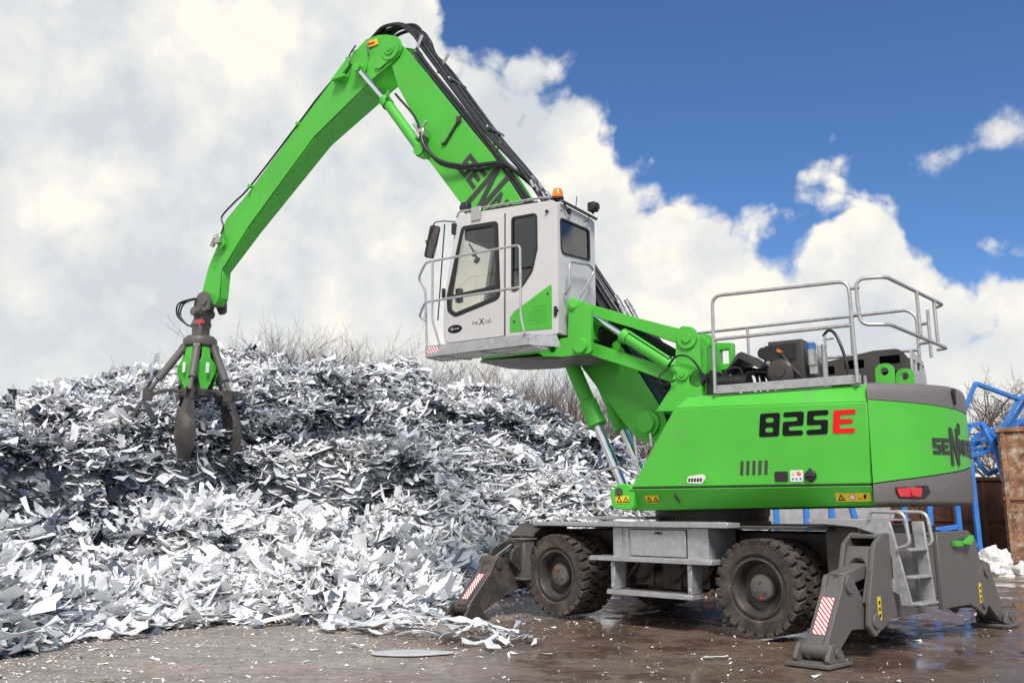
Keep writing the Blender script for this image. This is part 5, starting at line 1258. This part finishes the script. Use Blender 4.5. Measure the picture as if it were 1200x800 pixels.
# ---- bare trees and shrubs
def branch(m, p, d, L, r, depth, spread, rr, segs=4, n=4):
    pts = [p]; q = p.copy(); dd = d.copy()
    for i in range(segs):
        dd = (dd+Vector((rr.gauss(0,.16), rr.gauss(0,.16), rr.gauss(.05,.10)))).normalized(); q = q+dd*L/segs; pts.append(q.copy())
    m.tube(pts, [r*(1-.55*i/segs) for i in range(segs+1)], n, True, cap=False)
    if depth == 0: return
    k_ = rr.randint(3, 4)
    for i in range(k_):
        t = rr.uniform(.35, 1.0); b = pts[min(segs, max(1, int(t*segs+.5)))]
        nd = (dd*rr.uniform(.5,1)+Vector((rr.gauss(0,spread), rr.gauss(0,spread), rr.gauss(.12,spread*.6)))).normalized()
        branch(m, b, nd, L*rr.uniform(.52,.75), r*.52, depth-1, spread, rr, segs if depth > 1 else 3, n if depth > 2 else 3)
def bare_tree(x, y, H, seed, label, group, lean=0):
    rr = random.Random(seed)
    root = empty('bare_tree', (x, y, 0)); tag(root, label, 'tree', group)
    m = MB(); th = H*.38; tp = [Vector((0,0,-.1)), Vector((lean*.2,0,th*.4)), Vector((lean*.6,.05,th))]
    m.tube(tp, [H*.022, H*.018, H*.014], 8); m.build('trunk', M['bark'], root, sharp=False)
    m = MB()
    for i in range(10):
        a = rr.uniform(0, 2*PI); b = tp[2] if i < 4 else tp[1].lerp(tp[2], rr.uniform(.2, 1))
        branch(m, b.copy(), Vector((math.cos(a)*.65, math.sin(a)*.65, rr.uniform(.5,1.2))).normalized(), H*.30, H*.0105, 4, .55, rr)
    m.build('crown', M['bark'], root, sharp=False)
for i, (x, y, H) in enumerate([(19.3,37,7.0),(17.6,39,6.2),(20.9,36,6.3),(21.8,40,7.4),(16.2,41,5.8)]):
    bare_tree(x, y, H, 40+i, ['tall brown bare tree right of the tail with the densest crown','slender bare tree close beside the machine tail','bare tree over the rusty container at the right edge','bare tree at the far right edge behind the container','low bare tree just behind the grey tail'][i], 'bare trees behind the yard', lean=(-1)**i*.3)
def shrub(x, y, z, H, seed, label):
    rr = random.Random(seed); m = MB()
    for i in range(26):
        a = rr.uniform(0, 2*PI); s = rr.uniform(.05, .55)
        branch(m, Vector((rr.gauss(0,.5), rr.gauss(0,.3), -.2)), Vector((math.cos(a)*s, math.sin(a)*s, 1)).normalized(), H*rr.uniform(.55,.8), H*.0080, 3, .42, rr, 4, 3)
    zt = sorted(v[2] for v in m.v)[int(len(m.v)*.985)]
    o = m.build('bare_shrub', M['barkgrey'], loc=(x, y, z-zt), sharp=False); tag(o, label, 'shrub', 'leafless shrubs behind the heap')
S.cycles.adaptive_threshold = .02
SH = [(-9.3,3.0),(-8.2,3.2),(-7.1,3.1),(-5.6,2.7),(-4.3,3.1),(-3.1,3.3),(-2.0,3.4),(-.9,3.5),(.2,3.5),(1.3,3.6),(2.4,3.6),(3.5,3.7),(4.6,3.8)]
for i, (x, H) in enumerate(SH):
    y = 33+(i % 3)*1.1
    top = float(np.interp(x, [-10,-6,-5,-1,5], [7.75,7.75,7.2,6.7,5.9]))
    shrub(x*y/33, y, top, H, 90+i, 'leafless brushwood shrub showing above the ridge behind the heap' if x < -5 else 'leafless brushwood shrub behind the heap below the cab')
# bank on which the shrubs grow
def bank():
    xs = np.linspace(-45, 30, 60); ys = np.linspace(30, 46, 14); X, Y = np.meshgrid(xs, ys)
    top = np.interp(X, [-45,-12,-9,-4,0,5,9,16,30], [1.5,3.0,3.6,3.2,2.8,2.2,1.0,.4,.3])
    Z = top*np.clip((Y-30)/2.6, 0, 1)*np.clip((46-Y)/6, 0, 1)+(vnoise(X*.8, Y*.8)-.5)*.3-.06
    Z[0] = -.3; W = len(xs); V = np.stack([X.ravel(), Y.ravel(), Z.ravel()], 1); F = np.array([(j*W+i, j*W+i+1, (j+1)*W+i+1, (j+1)*W+i) for j in range(len(ys)-1) for i in range(W-1)])
    me = bulk_mesh('bank', V, F, [mat('dry_earth_bank', (.20,.165,.12), .95, var=.4, scale=2, bump=.3)], smooth=True); o = bpy.data.objects.new('bank', me); COL.objects.link(o); o['kind'] = 'structure'
bank()

# ------------------------------------------------------------------ sky and light
SUN_AZ = R(174); SUN_EL = R(50)                # azimuth clockwise from +Y (view direction): right behind the camera
def world():
    w = bpy.data.worlds.new('World'); S.world = w; w.use_nodes = True
    nt = w.node_tree; L = nt.links.new; nt.nodes.clear()
    out = N(nt, 'ShaderNodeOutputWorld'); bg = N(nt, 'ShaderNodeBackground', i_Strength=.1); L(bg.outputs[0], out.inputs[0])
    sky = N(nt, 'ShaderNodeTexSky', sky_type='NISHITA'); sky.sun_disc = False; sky.sun_elevation = SUN_EL; sky.sun_rotation = SUN_AZ; sky.air_density = 1.0; sky.dust_density = .4; sky.ozone_density = 2.5
    tc = N(nt, 'ShaderNodeTexCoord'); D = tc.outputs['Generated']
    sp = N(nt, 'ShaderNodeSeparateXYZ'); L(D, sp.inputs[0])
    def mt(op, a, b=None, c=None):
        n = N(nt, 'ShaderNodeMath', operation=op)
        for i, v in enumerate((a, b, c)):
            if v is None: continue
            if isinstance(v, (int, float)): n.inputs[i].default_value = v
            else: L(v, n.inputs[i])
        return n.outputs[0]
    az = mt('DEGREES', mt('ARCTAN2', sp.outputs[0], sp.outputs[1])); el = mt('DEGREES', mt('ARCSINE', sp.outputs[2]))
    def nz(scale, detail, rough=.55, off=(0,0,0), dist=0, stretch=1.0):
        mp = N(nt, 'ShaderNodeMapping'); L(D, mp.inputs['Vector']); mp.inputs['Location'].default_value = off; mp.inputs['Scale'].default_value = (1,1,stretch)
        n = N(nt, 'ShaderNodeTexNoise', i_Scale=scale, i_Detail=detail, i_Roughness=rough, i_Distortion=dist); L(mp.outputs[0], n.inputs['Vector']); return n.outputs['Fac']
    # height of the cloud bank as a function of azimuth
    prof = CLOUD_PROFILE
    fc = N(nt, 'ShaderNodeFloatCurve'); cm = fc.mapping; cm.extend = 'HORIZONTAL'; cu = cm.curves[0]
    pts = [((a+40)/80, e/70) for a, e in prof]
    cu.points[0].location = pts[0]; cu.points[1].location = pts[-1]
    for p in pts[1:-1]: cu.points.new(*p)
    for p in cu.points: p.handle_type = 'VECTOR'
    cm.update()
    L(mt('DIVIDE', mt('ADD', az, 40), 80), fc.inputs['Value'])
    edge = mt('MULTIPLY', fc.outputs[0], 70)
    vo = N(nt, 'ShaderNodeTexVoronoi', feature='F1', i_Scale=14); vo.inputs['Detail'].default_value = 2.0; vo.inputs['Roughness'].default_value = .55
    wn = N(nt, 'ShaderNodeTexNoise', i_Scale=9, i_Detail=5); L(D, wn.inputs['Vector'])
    wv = N(nt, 'ShaderNodeVectorMath', operation='MULTIPLY_ADD'); L(wn.outputs['Color'], wv.inputs[0]); wv.inputs[1].default_value = (.10,.10,.10); L(D, wv.inputs[2]); L(wv.outputs[0], vo.inputs['Vector'])
    bil = mt('SUBTRACT', .5, vo.outputs['Distance'])
    n1 = mt('SUBTRACT', nz(6, 7, .58), .5)
    n2 = mt('SUBTRACT', nz(30, 5, .62, (3,1,2)), .5)
    dsum = mt('ADD', mt('MULTIPLY', bil, 5.0), mt('ADD', mt('MULTIPLY', n1, 11), mt('MULTIPLY', n2, 3.5)))
    depth = mt('ADD', mt('SUBTRACT', edge, el), mt('ADD', dsum, 1.6))            # degrees inside the cloud bank
    m1 = N(nt, 'ShaderNodeMapRange', interpolation_type='SMOOTHSTEP'); L(depth, m1.inputs[0]); m1.inputs[1].default_value = -.7; m1.inputs[2].default_value = 1.7
    # a loose wisp to the right and thin streaks high up
    def blob(a0, e0, sa, se, amp):
        u = mt('DIVIDE', mt('SUBTRACT', az, a0), sa); v = mt('DIVIDE', mt('SUBTRACT', el, e0), se)
        r2 = mt('ADD', mt('MULTIPLY', u, u), mt('MULTIPLY', v, v)); return mt('MULTIPLY', mt('EXPONENT', mt('MULTIPLY', r2, -1)), amp)
    wis = mt('ADD', mt('ADD', blob(25.8, 19.3, 2.2, .9, 1.0), blob(29.0, 20.4, 1.8, 1.2, 1.0)), blob(23.5, 28.1, 5, .4, .42))
    wm = N(nt, 'ShaderNodeMapRange', interpolation_type='SMOOTHSTEP'); L(mt('ADD', wis, mt('MULTIPLY', mt('ADD', n1, mt('MULTIPLY', n2, .9)), 2.2)), wm.inputs[0]); wm.inputs[1].default_value = .45; wm.inputs[2].default_value = 1.35
    wmm = mt('MULTIPLY', mt('MULTIPLY', wm.outputs[0], mt('MINIMUM', mt('MULTIPLY', wis, 1.6), 1)), .8)
    # gaps of pale blue inside the bank
    gap = N(nt, 'ShaderNodeMapRange', interpolation_type='SMOOTHSTEP'); L(nz(3.2, 6, .55, (5,2,7), .3, 1.6), gap.inputs[0]); gap.inputs[1].default_value = .56; gap.inputs[2].default_value = .74; gap.inputs[4].default_value = .14
    mask = mt('MAXIMUM', mt('MULTIPLY', m1.outputs[0], mt('SUBTRACT', 1, gap.outputs[0])), wmm)
    # cloud colour: lit billows, blue grey undersides
    lit = nz(6, 8, .58, (0,0,0)); lit2 = nz(6, 8, .58, (.035,-.01,-.05))
    rel = mt('MULTIPLY', mt('SUBTRACT', lit, lit2), 2.3)
    lowf = nz(2.4, 5, .5, (1.3,4,2), 0, 1.8)
    rim = N(nt, 'ShaderNodeMapRange', interpolation_type='SMOOTHSTEP'); L(depth, rim.inputs[0]); rim.inputs[1].default_value = 0; rim.inputs[2].default_value = 9; rim.inputs[3].default_value = .22; rim.inputs[4].default_value = 0
    br = mt('ADD', mt('ADD', mt('MULTIPLY', lowf, 1.55), rel), mt('ADD', rim.outputs[0], mt('MULTIPLY', bil, .34)))
    cr = ramp(nt, br, [(.34, (4.7,5.0,5.3)), (.58, (5.5,5.65,5.7)), (.82, (6.3,6.25,6.0)), (1.10, (7.2,6.95,6.3))])
    # haze lightens everything towards the horizon
    hz = N(nt, 'ShaderNodeMapRange', interpolation_type='SMOOTHSTEP'); L(el, hz.inputs[0]); hz.inputs[1].default_value = 0; hz.inputs[2].default_value = 13; hz.inputs[3].default_value = .75; hz.inputs[4].default_value = 0
    mxh = N(nt, 'ShaderNodeMix', data_type='RGBA'); L(hz.outputs[0], mxh.inputs[0]); L(cr.outputs['Color'], mxh.inputs[6]); mxh.inputs[7].default_value = (6.0,6.1,6.05,1)
    tint = N(nt, 'ShaderNodeMix', data_type='RGBA', blend_type='MULTIPLY'); tint.inputs[0].default_value = 1; L(sky.outputs[0], tint.inputs[6]); tint.inputs[7].default_value = (*SKY_TINT, 1)
    mx = N(nt, 'ShaderNodeMix', data_type='RGBA'); L(mask, mx.inputs[0]); L(tint.outputs[2], mx.inputs[6]); L(mxh.outputs[2], mx.inputs[7])
    L(mx.outputs[2], bg.inputs['Color'])
SKY_TINT = (.46, .655, .90)
CLOUD_PROFILE = [(-40,62),(-9,52),(-6.4,33.5),(-4.5,28.6),(0,28.4),(4.3,26.0),(6.2,23.4),(7.6,20.7),(9.8,20.9),(14,20.0),(15.9,17.6),(19,18.0),(21,18.8),(22.8,18.4),(23.9,15.2),(25.2,14.2),(29.4,13.6),(34,13.5),(40,17)]
world()
sun = bpy.data.lights.new('sun', 'SUN'); sun.energy = 2.7; sun.angle = R(18); sun.color = (1, .96, .90)
so = bpy.data.objects.new('sun', sun); COL.objects.link(so)
dsun = Vector((math.sin(SUN_AZ)*math.cos(SUN_EL), math.cos(SUN_AZ)*math.cos(SUN_EL), math.sin(SUN_EL)))
so.rotation_euler = dsun.to_track_quat('Z', 'Y').to_euler(); so.location = (0,0,40)

# ------------------------------------------------------------------ camera
cam = bpy.data.cameras.new('camera'); cam.sensor_width = 36; cam.lens = 33.0; cam.clip_end = 4000; cam.clip_start = .1
co = bpy.data.objects.new('camera', cam); COL.objects.link(co); co.location = (0,0,1.35); co.rotation_euler = (R(90)+math.atan2(200,1100), 0, 0); S.camera = co
S.view_settings.view_transform = 'Standard'; S.view_settings.look = 'None'; S.view_settings.exposure = 0.5; S.view_settings.gamma = 1
S.view_settings.use_curve_mapping = False
S.cycles.max_bounces = 8; S.cycles.transparent_max_bounces = 12; S.cycles.use_denoising = True
